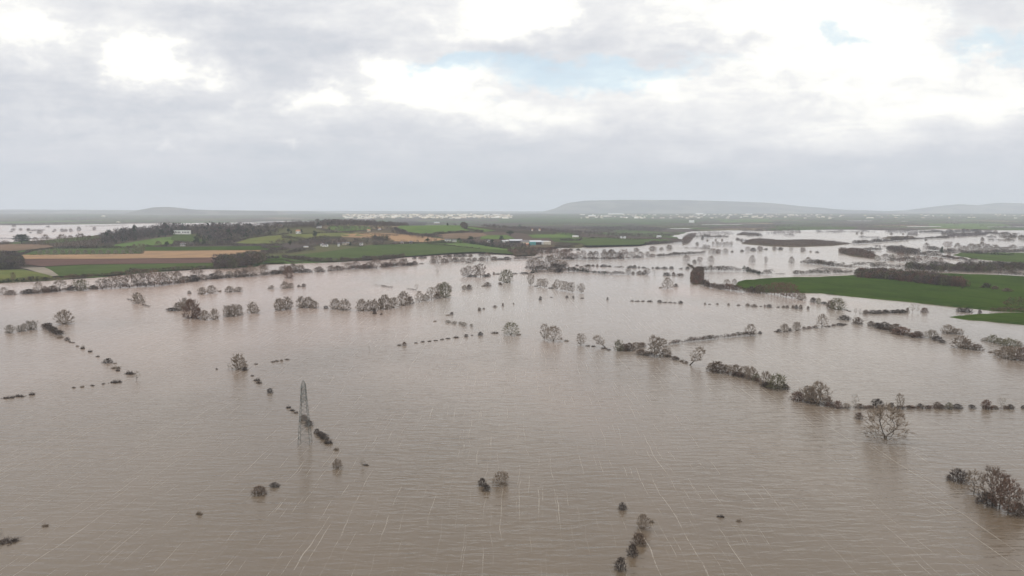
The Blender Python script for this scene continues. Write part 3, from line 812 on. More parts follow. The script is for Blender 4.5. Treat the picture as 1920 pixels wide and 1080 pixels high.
# ================================================================== FOREGROUND PLANTS (each labelled on its own)
one(1660, 824, 82, 62, 'W', 'big spreading bare tree with many limbs standing alone in open water at right', 'single trees in the floods')
for args in (
 (1610, 786, 15, 12, 'B', 'small round bush just left of the big spreading tree'),
 (1796, 905, 36, 25, 'K', 'dark low bush at left end of the bottom right tree clump'),
 (1826, 926, 32, 42, 'T', 'slim faint tree between dark bush and tall trees, bottom right'),
 (1850, 948, 36, 24, 'K', 'low dark thicket at foot of the bottom right tall trees'),
 (1860, 950, 44, 70, 'N', 'tallest brown tree of the bottom right clump, its left stem'),
 (1874, 955, 38, 66, 'Q', 'russet-tipped tree in the middle of the bottom right clump'),
 (1890, 963, 42, 62, 'Q', 'brown tree at right of the bottom right clump'),
 (1908, 968, 36, 24, 'B', 'low thicket cut by the right frame edge below the clump'),
 (1914, 962, 26, 40, 'N', 'thin tree cut by the right frame edge, bottom right clump'),
 (1167, 957, 15, 14, 'K', 'small lone bush above the short column of bushes at bottom'),
 (1206, 992, 26, 26, 'D', 'topmost and largest bush in the short column at bottom'),
 (1222, 980, 12, 6, 'm', 'faint twig tuft right of the topmost bush at bottom'),
 (1198, 1023, 27, 22, 'B', 'broad bush, second from top of the column at bottom'),
 (1186, 1044, 20, 22, 'K', 'dark bush, third from top of the column at bottom'),
 (1163, 1071, 22, 24, 'K', 'dark round bush lowest in the frame at bottom centre'),
 (904, 912, 16, 15, 'K', 'small dark bush, upper of the two left of centre bottom'),
 (912, 921, 16, 12, 'K', 'small dark bush touching water below its twin, bottom centre'),
 (940, 909, 32, 23, 'D', 'round spiky bush right of the two small dark bushes'),
 (1351, 970, 14, 6, 'M', 'flat dark hedge top alone in open water, bottom right of centre'),
 (1386, 978, 12, 5, 'm', 'faint hedge top right of the flat dark one'),
 (486, 928, 28, 16, 'B', 'low wide bush at lower left, larger of the pair'),
 (515, 914, 18, 9, 'K', 'low small bush at upper right of the lower left pair'),
 (373, 965, 13, 8, 'm', 'faint drowned bush top in open water, lower left'),
 (85, 987, 13, 6, 'm', 'faint twig tuft near the left edge, lower left'),
 (14, 1017, 44, 9, 'M', 'long dark hedge top cut by the left edge, lower left'),
 (2, 1008, 8, 16, 'S', 'thin sapling at the left edge behind the dark hedge top'),
 (633, 878, 19, 17, 'D', 'round upright shrub right of and below the pylon'),
 (680, 876, 10, 14, 'S', 'thin small sapling right of the round shrub below the pylon'),
 (686, 873, 12, 4, 'M', 'flat dark hedge top beside the thin sapling below the pylon'),
 (631, 844, 12, 6, 'm', 'faint hedge top above the round shrub right of pylon'),
 (448, 693, 31, 28, 'D', 'round grey shrub standing highest in the column left of pylon'),
 (429, 691, 8, 10, 'S', 'faint sapling just left of the round grey shrub'),
 (459, 695, 11, 7, 'K', 'dark small bush at lower right foot of the round grey shrub'),
 (692, 657, 2.5, 9, 'S', 'thin lone stick rising from open water near the centre left'),
 (256, 713, 15, 17, 'S', 'small bare sapling right of the reddish hedge top, left'),
 (243, 702, 20, 8, 'M', 'reddish-black hedge top just left of the small bare sapling'),
 (120, 608, 32, 26, 'D', 'round grey shrub standing alone upper left beside the thick hedge end'),
 (259, 569, 24, 20, 'D', 'leaning round shrub alone in water below the left riverside trees'),
 (958, 628, 33, 23, 'g', 'olive wide-crowned tree alone left of the two centre trees'),
 (972, 628, 12, 3, 'm', 'low twig tuft at right foot of the olive wide tree'),
 (1021, 637, 17, 29, 'T', 'narrow upright tree, left one of the touching centre pair'),
 (1038, 640, 32, 28, 'W', 'wide round-crowned tree, right one of the touching centre pair'),
 (1089, 647, 18, 21, 'T', 'small thin tree between the centre pair and the leaning tree'),
 (1126, 651, 26, 22, 'L', 'tree leaning to the left over a low hedge, centre'),
 (1304, 685, 32, 34, 'L', 'bare tree leaning to the right above the long shrub clump'),
 (1227, 668, 24, 38, 'T', 'tall dark tree, left of the pair in the centre right hedge'),
 (1238, 669, 44, 34, 'W', 'wide dark tree, right of the pair in the centre right hedge'),
 (1407, 629, 24, 21, 'W', 'round bare tree at the right end of the long low hedge'),
 (1425, 626, 7, 5, 'K', 'tiny dark bush just right of the round hedge-end tree'),
 (1541, 614, 22, 25, 'W', 'tallest round tree of the short hedge right of centre'),
 (1252, 541, 22, 20, 'W', 'grey bushy tree alone in the water below the far hedges'),
 (1267, 538, 9, 6, 'B', 'small bush right of the lone grey bushy tree'),
 (1239, 540, 8, 3, 'm', 'small hedge top left of the lone grey bushy tree'),
 (949, 530, 27, 24, 'G', 'large olive-brown shrub leaning alone above the centre'),
 (820, 513, 7, 8, 'S', 'tiny lone sapling in open water, centre left'),
 (541, 522, 20, 24, 'R', 'dark russet shrub in front of the left riverside tree line'),
 (1570, 581, 30, 22, 'G', 'large rounded olive shrub off the tip of the green field'),
 (1558, 578, 16, 15, 'B', 'brown bush touching the left of the large rounded olive shrub'),
 (1583, 600, 23, 9, 'K', 'low dark bush below the large rounded olive shrub'),
 (1608, 608, 18, 13, 'B', 'round bush right of the low dark bush, right side'),
 (1733, 586, 13, 9, 'r', 'dark russet bush at the right end of the waterside hedge'),
 (41, 457, 27, 17, 'C', 'dark flat-topped cedar against far flood water at left')):
    lean = None
    if args[4] == 'L': lean = -1 if 'left' in args[5].split(' over')[0] else 1
    one(*args, group='plants standing alone in the floods' if args[4] != 'C' else None, land=(args[4] == 'C'), lean=lean)

row([(541, 765, 10, 5, 'M'), (548, 770.5, 10, 5, 'M'), (555, 774.5, 9, 4, 'M'), (506, 737, 11, 9, 'K'), (482, 714, 13, 6, 'M'), (486, 719, 13, 5, 'M'), (473, 705, 7, 3, 'M'),
     (570, 789, 15, 11, 'B'), (579, 799, 16, 11, 'K'), (594, 813, 11, 9, 'K'), (601, 818, 14, 9, 'K'), (608, 823, 16, 10, 'K'), (616, 832, 17, 9, 'M')], 'diagonal hedge behind the pylon')
row([(512, 679, 9, 3, 'M'), (519, 677.5, 9, 3, 'M'), (528, 677, 6, 5, 'm'), (538, 674.5, 10, 2.5, 'M'), (480, 683, 7, 2.5, 'M'), (406, 692.5, 5, 3, 'M')], 'broken hedge beside the round grey shrub')
row([(112, 634, 12, 5, 'm'), (126, 638.5, 9, 6, 'K'), (131, 642, 6, 3, 'M'), (137, 643, 7, 2.5, 'M'), (145, 649.5, 7, 2.5, 'M'), (155, 654, 9, 7, 'M'), (169, 660, 9, 5, 'M'), (183, 669, 8, 3, 'M'),
     (202, 681, 17, 9, 'K'), (215, 682, 9, 2.5, 'm'), (217, 691, 19, 6, 'm'), (221, 695.5, 9, 5, 'M')], 'diagonal dotted hedge at upper left')
row([(217, 718, 22, 6, 'M'), (225, 717, 8, 4, 'M'), (194, 720.5, 8, 3, 'M'), (173, 723.5, 9, 3, 'M'), (154, 726, 9, 4, 'm'), (138, 727.5, 8, 3, 'M'), (16, 747, 24, 5, 'M'), (36, 744, 22, 5, 'M'), (60, 740.5, 12, 6, 'M')], 'level hedge remains at middle left')
row([(18, 624.5, 17, 15, 'd'), (28, 621.5, 7, 10, 'S'), (37, 622, 11, 12, 'd'), (44, 621, 10, 14, 'd'), (53, 619, 14, 17, 'd'), (62, 618, 13, 17, 'd'), (69, 617, 9, 16, 'S')], 'pale reedy row at upper left edge')
row([(323, 583, 22, 6, 'K'), (336, 582, 24, 15, 'D'), (346, 579, 24, 20, 'D'), (359, 597, 32, 35, 'R'), (357, 581, 22, 18, 'D'), (371, 598, 18, 20, 'R'), (384, 600, 17, 18, 'D'), (402, 599, 18, 20, 'D'), (427, 594, 20, 21, 'D'), (437, 593, 20, 22, 'D'),
     (448, 591, 18, 20, 'D'), (474, 587, 24, 20, 'D'), (524, 582, 22, 22, 'D'), (538, 580, 24, 23, 'D'), (565, 577, 20, 21, 'D'), (578, 577, 24, 20, 'D'), (590, 578, 16, 14, 'D'), (611, 579, 9, 6, 'K'), (629, 580, 23, 20, 'D'), (647, 582, 22, 21, 'D'),
     (678, 583, 22, 22, 'D'), (692, 583, 14, 20, 'D'), (702, 583, 16, 22, 'D'), (713, 580, 14, 20, 'D'), (722, 580, 24, 27, 'D'), (737, 577, 20, 19, 'D'), (757, 573, 26, 26, 'D'), (768, 570, 16, 14, 'B'), (786, 566, 18, 20, 'W'), (797, 564, 16, 12, 'd'),
     (809, 562, 20, 23, 'T'), (820, 560, 14, 10, 'B'), (824, 550, 18, 18, 'D'), (833, 558, 26, 28, 'G'), (843, 544, 9, 9, 'D')], 'long fan-shrub row at left centre')
row([(702, 589, 7, 12, 'K'), (715, 590, 6, 4, 'M'), (781, 545, 8, 12, 'S')], 'small growths around the fan-shrub row')
row([(355, 551, 7, 6, 'B'), (379, 552, 18, 13, 'D'), (397, 550, 19, 15, 'D'), (412, 547, 8, 4, 'm'), (430, 548, 18, 11, 'D'), (447, 547, 18, 9, 'D'), (509, 542, 13, 7, 'D'), (534, 541, 16, 13, 'D'), (545, 540, 14, 9, 'D'), (560, 538, 6, 4, 'B'), (569, 538, 10, 6, 'B')], 'round shrub row below left riverside trees')
row([(871, 543, 11, 8, 'D'), (880, 542.5, 12, 9, 'B'), (906, 537, 7, 4, 'm'), (914, 537, 13, 8, 'B'), (938, 534, 8, 5, 'B')], 'small bushes above the fan-shrub row')
row([(870, 519, 14, 17, 'T'), (879, 519, 13, 20, 'T'), (892, 519, 15, 21, 'T'), (901, 519, 20, 24, 'T'), (911, 519.5, 14, 5, 'K'), (885, 519.5, 20, 4, 'K'), (916, 518, 9, 6, 'B'), (926, 515, 5, 5, 'B'), (933, 514.5, 10, 3, 'M')], 'tree clump on a hedge above centre')
row([(965, 514, 12, 3, 'M'), (984, 514, 17, 4, 'K'), (998, 512, 12, 3, 'M')], 'hedge stubs left of the central thicket')
row([(995, 535, 15, 22, 'T'), (1005, 537, 9, 2.5, 'M'), (1013, 538, 15, 15, 'T'), (1021, 540, 14, 17, 'T'), (1032, 541, 9, 3, 'M'), (1038, 541, 9, 8, 'D'), (1044, 543.5, 12, 19, 'T')], 'thin tree row above centre, left half')
row([(1054, 545, 12, 18, 'T'), (1061, 546, 10, 18, 'T'), (1067, 547, 9, 17, 'T'), (1073, 548.5, 10, 19, 'T'), (1082, 548.5, 4, 15, 'S'), (1090, 549.5, 14, 18, 'T')], 'thin tree row above centre, right half')
row([(963, 570.5, 3, 3, 'B'), (943, 574, 4, 6, 'B'), (928, 576.5, 8, 4, 'B'), (907, 580, 5, 3, 'B'), (899, 582.5, 7, 6, 'B'), (847, 590, 7, 5, 'K'), (840, 591.5, 9, 3, 'm'), (1013, 562.5, 6, 7, 'K'), (1034, 558, 5, 2, 'M'), (1063, 559, 6, 5, 'K'), (1075, 559.5, 4, 5, 'K'), (1092, 560, 8, 2.5, 'M'), (1139, 562.5, 4, 5, 'K')], 'dotted bush line through the upper centre')
row([(840, 605, 12, 5, 'd'), (852, 607, 12, 5, 'd'), (863, 608, 8, 5, 'd'), (870, 611, 11, 7, 'd'), (884, 612, 7, 5, 'd'), (816, 603, 8, 2.5, 'm')], 'pale reed line left of centre')
row([(758, 648, 8, 7, 'B'), (749, 648, 10, 3, 'M'), (780, 643.5, 7, 2.5, 'M'), (793, 641.5, 9, 3, 'M'), (805, 640.5, 8, 3, 'M'), (817, 639, 9, 2.5, 'M'), (829, 637, 8, 3, 'M'), (840, 635.5, 10, 3, 'M'), (855, 633.5, 12, 4, 'M'), (874, 631.5, 8, 5, 'K'), (885, 629, 5, 2, 'M'), (901, 629, 10, 7, 'K'), (928, 625, 15, 4, 'M')], 'dashed hedge left of the olive tree')
row([(1102, 649, 10, 2.5, 'M'), (1113, 650, 9, 3, 'M'), (1133, 654, 12, 4, 'M'), (1141, 656.5, 10, 3, 'M'), (1062, 640, 9, 4, 'm')], 'low hedge beneath the left-leaning tree')
row([(1160, 658, 20, 20, 'G'), (1170, 658, 22, 13, 'B'), (1180, 658, 20, 15, 'B'), (1193, 654, 20, 12, 'D'), (1203, 651, 18, 9, 'B'), (1202, 666, 20, 11, 'B'), (1214, 667, 18, 9, 'D'), (1249, 667, 20, 13, 'D'), (1252, 669, 16, 4, 'M'), (1266, 675, 15, 7, 'B'), (1277, 678, 10, 5, 'm'), (1285, 681, 10, 4, 'm')], 'shrubby hedge around the dark tree pair')
row([(1334, 695, 22, 14, 'D'), (1346, 699, 32, 21, 'B'), (1363, 699, 18, 15, 'D'), (1379, 703, 26, 19, 'D'), (1384, 706, 26, 8, 'K'), (1395, 707, 26, 20, 'D'), (1408, 711, 26, 23, 'D'), (1418, 714, 16, 13, 'G'), (1436, 724, 26, 27, 'D'), (1440, 727, 24, 10, 'K'),
     (1457, 730, 38, 28, 'G'), (1472, 730, 16, 10, 'K')], 'long clump right of leaning tree')
row([(1495, 752, 24, 17, 'r'), (1514, 753, 34, 28, 'D'), (1535, 757, 48, 40, 'W'), (1528, 757, 36, 30, 'D'), (1553, 761, 18, 16, 'B'), (1570, 766, 17, 14, 'r'), (1587, 765.5, 16, 9, 'D'), (1603, 765.5, 13, 26, 'S'), (1613, 766, 17, 9, 'B'), (1630, 766, 18, 6, 'B'),
     (1645, 766, 22, 18, 'K'), (1658, 766, 14, 3, 'M'), (1671, 766, 12, 11, 'K'), (1687, 766, 15, 27, 'T'), (1687, 766.5, 16, 5, 'K'), (1705, 765, 13, 5, 'B'), (1714, 765, 9, 4, 'M'), (1725, 765.5, 12, 9, 'K'), (1740, 766, 11, 6, 'K'), (1757, 766, 18, 12, 'B'),
     (1766, 766, 12, 7, 'B'), (1779, 767, 15, 12, 'G'), (1795, 766.5, 18, 9, 'K'), (1823, 766, 13, 7, 'K'), (1850, 767, 20, 17, 'r'), (1865, 766.5, 14, 6, 'B'), (1877, 766.5, 14, 20, 'S'), (1886, 766.5, 11, 6, 'B'), (1895, 766.5, 12, 8, 'K'), (1919, 766, 9, 6, 'K')], 'waterline hedge behind the big tree')
row([(1455, 622.5, 8, 3, 'M'), (1460, 623, 9, 6, 'K'), (1471, 622.5, 17, 15, 'D'), (1481, 621, 7, 6, 'K'), (1494, 620, 17, 16, 'D'), (1508, 617.5, 9, 5, 'B'), (1517, 616.5, 9, 5, 'r'), (1528, 615.5, 12, 5, 'B'), (1553, 613, 14, 3, 'M'), (1563, 611.5, 8, 4, 'B'), (1575, 610.5, 16, 5, 'K'), (1585, 609, 10, 3, 'M')], 'short hedge ending the long hedge')
row([(1322, 571, 4, 4, 'B'), (1331, 571, 6, 2, 'M'), (1345, 571, 5, 3, 'B'), (1366, 572.5, 5, 4, 'B'), (1385, 573, 8, 3, 'M'), (1402, 574, 9, 5, 'B'), (1414, 575.5, 12, 5, 'B'), (1427, 575, 6, 2, 'M'), (1434, 576, 4, 5, 'r'), (1442, 576.5, 10, 6, 'K'), (1459, 576.5, 6, 3, 'M'), (1469, 577, 7, 4, 'B'), (1476, 577.5, 6, 5, 'B'), (1487, 578, 6, 6, 'B'), (1493, 579.5, 6, 8, 'K'), (1501, 579.5, 8, 8, 'B'), (1515, 580, 5, 6, 'B')], 'thin broken hedge below the green field')
row([(1185, 565, 8, 3, 'M'), (1195, 565.5, 10, 3, 'M'), (1206, 565.5, 8, 3, 'M'), (1219, 566, 12, 4, 'M'), (1237, 567.5, 9, 5, 'K'), (1247, 568, 10, 3, 'M'), (1257, 568, 8, 3, 'M'), (1265, 568.5, 6, 3, 'M'), (1276, 569, 9, 5, 'K')], 'short flat hedge in upper centre')
row([(1525, 567, 13, 9, 'K'), (1535, 570, 10, 11, 'G'), (1546, 570.5, 12, 5, 'K'), (1552, 573, 7, 3, 'M'), (1588, 582, 6, 2, 'M'), (1593, 584, 6, 2, 'M')], 'bushes off the green field tip')
row([(1604, 589, 7, 11, 'S'), (1612, 592, 6, 13, 'S'), (1623, 589, 11, 8, 'B'), (1637, 588, 15, 7, 'K'), (1648, 588, 12, 7, 'K'), (1660, 587.5, 14, 7, 'K'), (1674, 587, 14, 6, 'K'), (1683, 587, 12, 7, 'K'), (1692, 587, 10, 7, 'K'), (1701, 586, 7, 9, 'B'), (1711, 586, 11, 17, 'S'), (1721, 586, 6, 15, 'S')], 'waterside hedge under the right green field')
row([(1801, 585, 17, 8, 'K'), (1813, 586, 18, 9, 'K'), (1837, 588, 6, 8, 'K')], 'dark bushes between the two green fields')
row([(1633, 612, 13, 10, 'B'), (1647, 615, 15, 10, 'K'), (1658, 618, 26, 14, 'K'), (1678, 621, 22, 14, 'B'), (1691, 628, 32, 15, 'r'), (1709, 632, 10, 8, 'D'), (1721, 633, 20, 12, 'B'), (1746, 634, 26, 15, 'd'), (1757, 639, 18, 9, 'K'), (1767, 643, 12, 6, 'K')], 'dark bush chain at the right')
row([(1778, 625, 26, 16, 'D'), (1793, 626, 28, 10, 'D'), (1801, 652, 34, 22, 'D'), (1813, 654, 24, 18, 'D'), (1831, 657, 20, 12, 'B'), (1848, 639, 16, 6, 'd'), (1862, 642, 22, 14, 'G'), (1878, 645, 24, 10, 'G'), (1893, 650, 34, 15, 'G'), (1911, 649, 14, 9, 'D'), (1857, 661, 9, 4, 'm'),
     (1871, 666, 20, 10, 'D'), (1887, 672, 32, 22, 'D'), (1902, 675, 30, 25, 'D'), (1916, 676, 22, 24, 'R')], 'shrub group at the right edge')
# -------- riverside trees, left
row([(7, 552, 17, 13, 'W'), (20, 553, 19, 9, 'B'), (54, 551, 28, 9, 'K'), (73, 550, 22, 21, 'W'), (85, 549, 14, 12, 'r'), (97, 548, 22, 12, 'B'), (113, 546, 28, 21, 'W'), (131, 544, 12, 6, 'K'), (151, 545, 32, 21, 'G'), (175, 542, 14, 7, 'K'), (192, 542, 30, 19, 'V'), (209, 541, 26, 22, 'N'),
     (226, 540, 26, 24, 'N'), (243, 539, 26, 28, 'V'), (258, 538, 24, 33, 'N'), (274, 537, 28, 32, 'V'), (290, 537, 26, 30, 'Q'), (304, 535, 24, 24, 'V'), (318, 533, 28, 23, 'N'), (333, 531, 24, 22, 'V'), (345, 530, 24, 12, 'B'),
     (369, 527, 32, 24, 'W'), (362, 528, 26, 12, 'K'), (382, 525, 16, 10, 'D'), (398, 523, 20, 10, 'K'), (410, 522, 20, 15, 'D'), (431, 521, 16, 13, 'd'), (446, 520, 18, 14, 'D'), (458, 519, 18, 15, 'D'), (471, 519, 26, 21, 'W'), (495, 516, 21, 19, 'W')], 'left riverside tree line, west half')
row([(517, 514, 24, 8, 'B'), (531, 513, 18, 14, 'D'), (541, 511, 16, 12, 'D'), (549, 511, 16, 17, 'D'), (562, 511, 22, 14, 'D'), (576, 511, 20, 7, 'K'), (599, 510, 20, 10, 'B'), (621, 508, 18, 10, 'D'), (634, 507, 16, 9, 'B'), (653, 505, 20, 12, 'W'), (667, 504, 20, 14, 'W'), (682, 504, 20, 9, 'r'),
     (692, 503, 18, 12, 'D'), (706, 503, 26, 17, 'V'), (722, 501, 20, 9, 'r'), (737, 500, 16, 15, 'W'), (757, 498, 20, 13, 'D'), (768, 498, 14, 6, 'K'), (777, 497, 14, 8, 'B'), (790, 495, 9, 2.5, 'M')], 'left riverside tree line, east half')
row([(812, 493, 14, 8, 'D'), (822, 494, 18, 15, 'V'), (832, 493, 12, 9, 'D'), (838, 492, 7, 7, 'B'), (843, 492, 10, 13, 'T'), (854, 491, 16, 8, 'B'), (867, 491, 12, 8, 'D'), (880, 493, 16, 9, 'D'), (890, 489, 10, 6, 'B'), (903, 489, 14, 7, 'B'), (914, 489, 17, 15, 'W'), (927, 488, 14, 7, 'B'), (938, 487.5, 12, 4, 'K'), (951, 487.5, 18, 6, 'K')], 'tree row left of the central thicket')
row([(777, 485.5, 9, 5, 'K'), (791, 485, 13, 6, 'K'), (798, 484, 5, 3, 'K'), (812, 484, 10, 5, 'B'), (834, 482, 8, 3, 'K'), (842, 481.5, 12, 5, 'K'), (857, 481.5, 17, 5, 'K'), (869, 481, 14, 5, 'K'), (882, 481, 10, 5, 'B'), (903, 479, 13, 5, 'K'), (922, 477, 9, 4, 'K')], 'dark bush line by left bank')
# -------- central thicket
row([(994, 505, 20, 18, 'V'), (1004, 506, 24, 22, 'W'), (1016, 505, 22, 16, 'V'), (1030, 504, 26, 24, 'V'), (1036, 500, 18, 22, 'N'), (1047, 500, 18, 12, 'V'), (1058, 502, 18, 12, 'V')], 'central thicket of wide dark trees')
row([(1047, 511, 15, 9, 'K'), (1076, 509, 10, 9, 'T'), (1090, 508, 12, 9, 'D'), (1102, 510, 16, 14, 'W'), (1178, 515, 13, 12, 'V'), (1187, 514, 6, 5, 'B'), (1200, 515, 14, 7, 'B'), (1209, 515, 8, 9, 'D'), (1214, 515, 10, 12, 'T'), (1227, 515, 7, 9, 'S'), (1250, 517, 14, 6, 'K'), (1263, 517, 7, 7, 'B'), (1275, 517.5, 16, 5, 'B')], 'growth right of the central thicket')
row([(1048, 485, 14, 14, 'T'), (1056, 486, 20, 12, 'V'), (1063, 486, 18, 18, 'Q'), (1074, 486, 20, 11, 'R'), (1084, 486, 12, 13, 'T'), (1094, 486, 14, 16, 'T'), (1107, 486, 13, 15, 'V'), (1117, 486, 15, 15, 'V'), (1134, 486, 14, 14, 'T'), (1143, 485, 12, 16, 'D'), (1152, 485, 14, 13, 'V'), (1163, 485, 12, 10, 'R'),
     (1169, 485, 20, 17, 'Q'), (1185, 484, 14, 12, 'T'), (1201, 483, 16, 11, 'V'), (1214, 482, 9, 10, 'T'), (1223, 482, 14, 6, 'R')], 'brown tree row above the central thicket')
row([(1133, 472.5, 8, 5, 'D'), (1147, 472.5, 11, 5, 'B'), (1193, 471.5, 11, 7, 'D'), (1224, 470, 16, 8, 'D'), (1240, 468.5, 9, 5, 'D'), (1255, 467.5, 13, 8, 'D'), (1029, 472.5, 13, 7, 'r'), (1062, 472.5, 9, 6, 'K'), (1070, 470, 9, 4, 'K'), (1084, 470, 8, 4, 'K')], 'small bushes below the far meadow')
row([(1082, 499, 8, 3, 'K'), (1102, 499, 14, 3, 'K'), (1112, 499.5, 7, 3.5, 'K'), (1120, 500.5, 5, 5, 'B'), (1132, 500.5, 15, 4.5, 'K'), (1143, 500.5, 7, 3, 'K'), (1161, 501, 19, 2.5, 'M'), (1182, 502.5, 12, 4.5, 'K'), (1190, 503, 8, 6, 'K'), (1198, 502.5, 5, 3, 'K'), (1207, 503, 9, 3, 'K'), (1224, 503.5, 5, 2.5, 'K'), (1233, 504, 10, 4, 'K'),
     (1246, 504.5, 12, 4.5, 'K'), (1259, 504.5, 9, 5, 'K'), (1277, 504.5, 8, 3, 'M'), (1289, 505, 8, 5, 'K')], 'dashed hedge line right of central thicket')
# -------- right middle
row([(1287, 491, 15, 13, 'V'), (1302, 494, 9, 7, 'D'), (1312, 492, 11, 10, 'Q'), (1333, 492, 14, 12, 'W'), (1410, 493, 13, 14, 'W'), (1436, 493.5, 7, 12, 'N'), (1484, 494.5, 12, 13, 'W')], 'lone trees in the far right-centre water')
row([(1337, 475.5, 18, 9, 'V'), (1347, 474.5, 13, 7, 'R'), (1360, 474, 12, 8, 'V'), (1373, 473, 5, 3, 'K'), (1391, 472, 7, 4, 'K'), (1402, 471.5, 11, 9, 'V'), (1412, 470.5, 11, 6, 'K'), (1425, 470, 12, 8, 'D'), (1436, 468.5, 8, 3, 'K'), (1452, 468.5, 9, 6, 'D'), (1463, 468.5, 11, 5, 'K'), (1483, 470.5, 8, 8, 'T'), (1505, 472, 11, 8, 'D'), (1532, 474, 7, 3, 'K'), (1520, 473, 4, 3, 'B')], 'bush row left of brown island')
row([(1307, 460, 7, 6, 'D'), (1337, 461, 5, 8, 'T'), (1345, 461, 9, 8, 'V'), (1351, 460.5, 5, 6, 'T'), (1357, 461, 6, 7, 'T'), (1363, 461, 9, 8, 'V'), (1371, 461, 7, 8, 'T'), (1321, 467.5, 8, 9, 'T'), (1328, 467.5, 8, 8, 'T'), (1342, 452, 4, 4, 'B'), (1354, 452, 4, 4, 'B'), (1390, 453, 4, 4, 'B'), (1317, 449, 5, 6, 'K'), (1326, 452, 5, 3, 'B')], 'faint trees near the far inlet')
row([(1515, 494.5, 17, 12, 'W'), (1537, 494, 10, 6, 'B')], 'trees on the upper right dark hedge')
row([(1363, 537, 15, 13, 'W'), (1377, 536, 12, 13, 'W'), (1326, 537, 10, 10, 'D'), (1340, 539, 10, 9, 'D'), (1351, 543, 14, 10, 'B')], 'pale trees by green field tip')
row([(1409, 548, 20, 11, 'K'), (1424, 550, 22, 16, 'B'), (1438, 551, 22, 18, 'V'), (1452, 552, 22, 22, 'Q'), (1464, 554, 22, 24, 'Q'), (1474, 557, 24, 27, 'Q'), (1485, 559, 24, 26, 'Q'), (1495, 559, 14, 14, 'W'), (1503, 563, 18, 13, 'D')], 'russet belt on green field edge')
row([(1737, 467.5, 12, 12, 'W'), (1777, 464, 17, 11, 'Q'), (1766, 478, 8, 15, 'E'), (1779, 484, 7, 10, 'N'), (1780, 474, 20, 6, 'K'), (1795, 473, 15, 17, 'W'), (1808, 474, 18, 13, 'V'), (1820, 474, 18, 17, 'W'), (1831, 474, 18, 16, 'V'), (1841, 474, 18, 20, 'W'), (1851, 474, 16, 16, 'W'), (1864, 474, 22, 15, 'V'), (1883, 474, 20, 11, 'V'), (1899, 473, 18, 14, 'V')], 'tree group behind the small green bank')
row([(1645, 489, 12, 10, 'd'), (1660, 489, 20, 13, 'W'), (1672, 489, 14, 12, 'd'), (1687, 492, 16, 18, 'Q'), (1700, 492, 13, 16, 'V'), (1711, 492, 10, 10, 'd'), (1720, 492, 18, 12, 'Q'), (1737, 493, 16, 13, 'V'), (1752, 493, 14, 11, 'Q'), (1764, 492, 10, 8, 'D')], 'mixed trees near the right inlet')
row([(1850, 542, 18, 11, 'K'), (1866, 545, 14, 9, 'B'), (1888, 549, 18, 9, 'B'), (1804, 543, 5, 5, 'K'), (1830, 543, 8, 2.5, 'K'), (1840, 541, 10, 4, 'B')], 'dark bushes inside the right green field', land=False)
row([(1866, 440, 9, 9, 'W'), (1878, 444, 12, 9, 'D'), (1890, 448, 16, 11, 'D'), (1902, 446, 12, 9, 'D'), (1914, 449, 10, 9, 'D'), (1842, 451, 7, 6, 'B'), (1770, 444, 8, 7, 'D'), (1736, 451, 5, 3, 'K'), (1607, 439, 5, 4, 'B'), (1616, 439, 6, 4, 'B'), (1671, 440, 5, 4, 'B'), (1693, 440, 4, 3, 'B')], 'hazy trees in the far right floods')
# -------- left far floods
row([(25, 432, 8, 4, 'D'), (39, 432, 6, 4, 'D'), (54, 433, 8, 5, 'B'), (21, 435, 6, 2, 'K'), (75, 438, 10, 7, 'D'), (103, 433, 5, 4, 'D'), (117, 434.5, 9, 6, 'D'), (124, 434, 6, 5, 'D'), (133, 434.5, 7, 6, 'R'), (148, 433, 8, 8, 'D'), (177, 431, 7, 6, 'D'), (90, 426, 7, 2.5, 'B'), (26, 425, 7, 5, 'B'), (100, 435, 4, 2, 'K'), (57, 437, 4, 2, 'K')], 'hazy bushes in the far left floods')
row([(67, 459, 15, 14, 'W'), (86, 460, 18, 20, 'V'), (100, 461, 16, 12, 'W'), (117, 464, 24, 24, 'V'), (133, 464, 20, 22, 'W'), (152, 464, 24, 26, 'V'), (168, 464, 22, 22, 'W'), (182, 463, 20, 22, 'V'), (10, 459, 20, 8, 'D')], 'tree row behind far left field', land=True)
row([(75 + 14.2 * i, 476.5, 9, 8, 'd') for i in range(13)], 'young orchard on left green strip', land=True)
row([(253, 474, 14, 16, 'V'), (265, 476, 16, 19, 'N'), (297, 464, 14, 12, 'V'), (313, 463, 9, 10, 'E'), (240, 473, 12, 12, 'V')], 'trees at the straw field corner', land=True)
row([(369, 457, 16, 13, 'E'), (383, 461, 10, 12, 'E'), (428, 448, 12, 18, 'E'), (441, 446, 10, 15, 'E'), (463, 442, 10, 13, 'E'), (421, 455, 10, 7, 'E'), (541, 437, 7, 8, 'E'), (546, 438, 5, 6, 'E'), (565, 438, 6, 8, 'E'), (591, 444, 11, 11, 'E'), (544, 461, 7, 10, 'E'), (597, 427, 9, 10, 'E'), (614, 425, 4, 8, 'E'), (657, 462, 6, 8, 'E'), (802, 455, 8, 8, 'E'), (839, 424, 5, 6, 'E'), (861, 453, 7, 7, 'E'), (940, 452, 9, 10, 'E'),
     (957, 442, 15, 9, 'E'), (974, 428, 8, 7, 'E'), (923, 455, 8, 6, 'E'), (884, 450, 16, 7, 'E'), (204, 443, 12, 12, 'E'), (253, 442, 14, 20, 'E')], 'dark evergreens on the village hillside', land=True)
row([(498 + 6.5 * i, 484 + (i % 2), 7, 5, 'K') for i in range(4)] + [(521, 485.5, 7, 6, 'K')], 'dark bushes above the small bright field', land=True)
row([(25, 526, 9, 15, 'N')], 'small tree on far left bank', land=True)

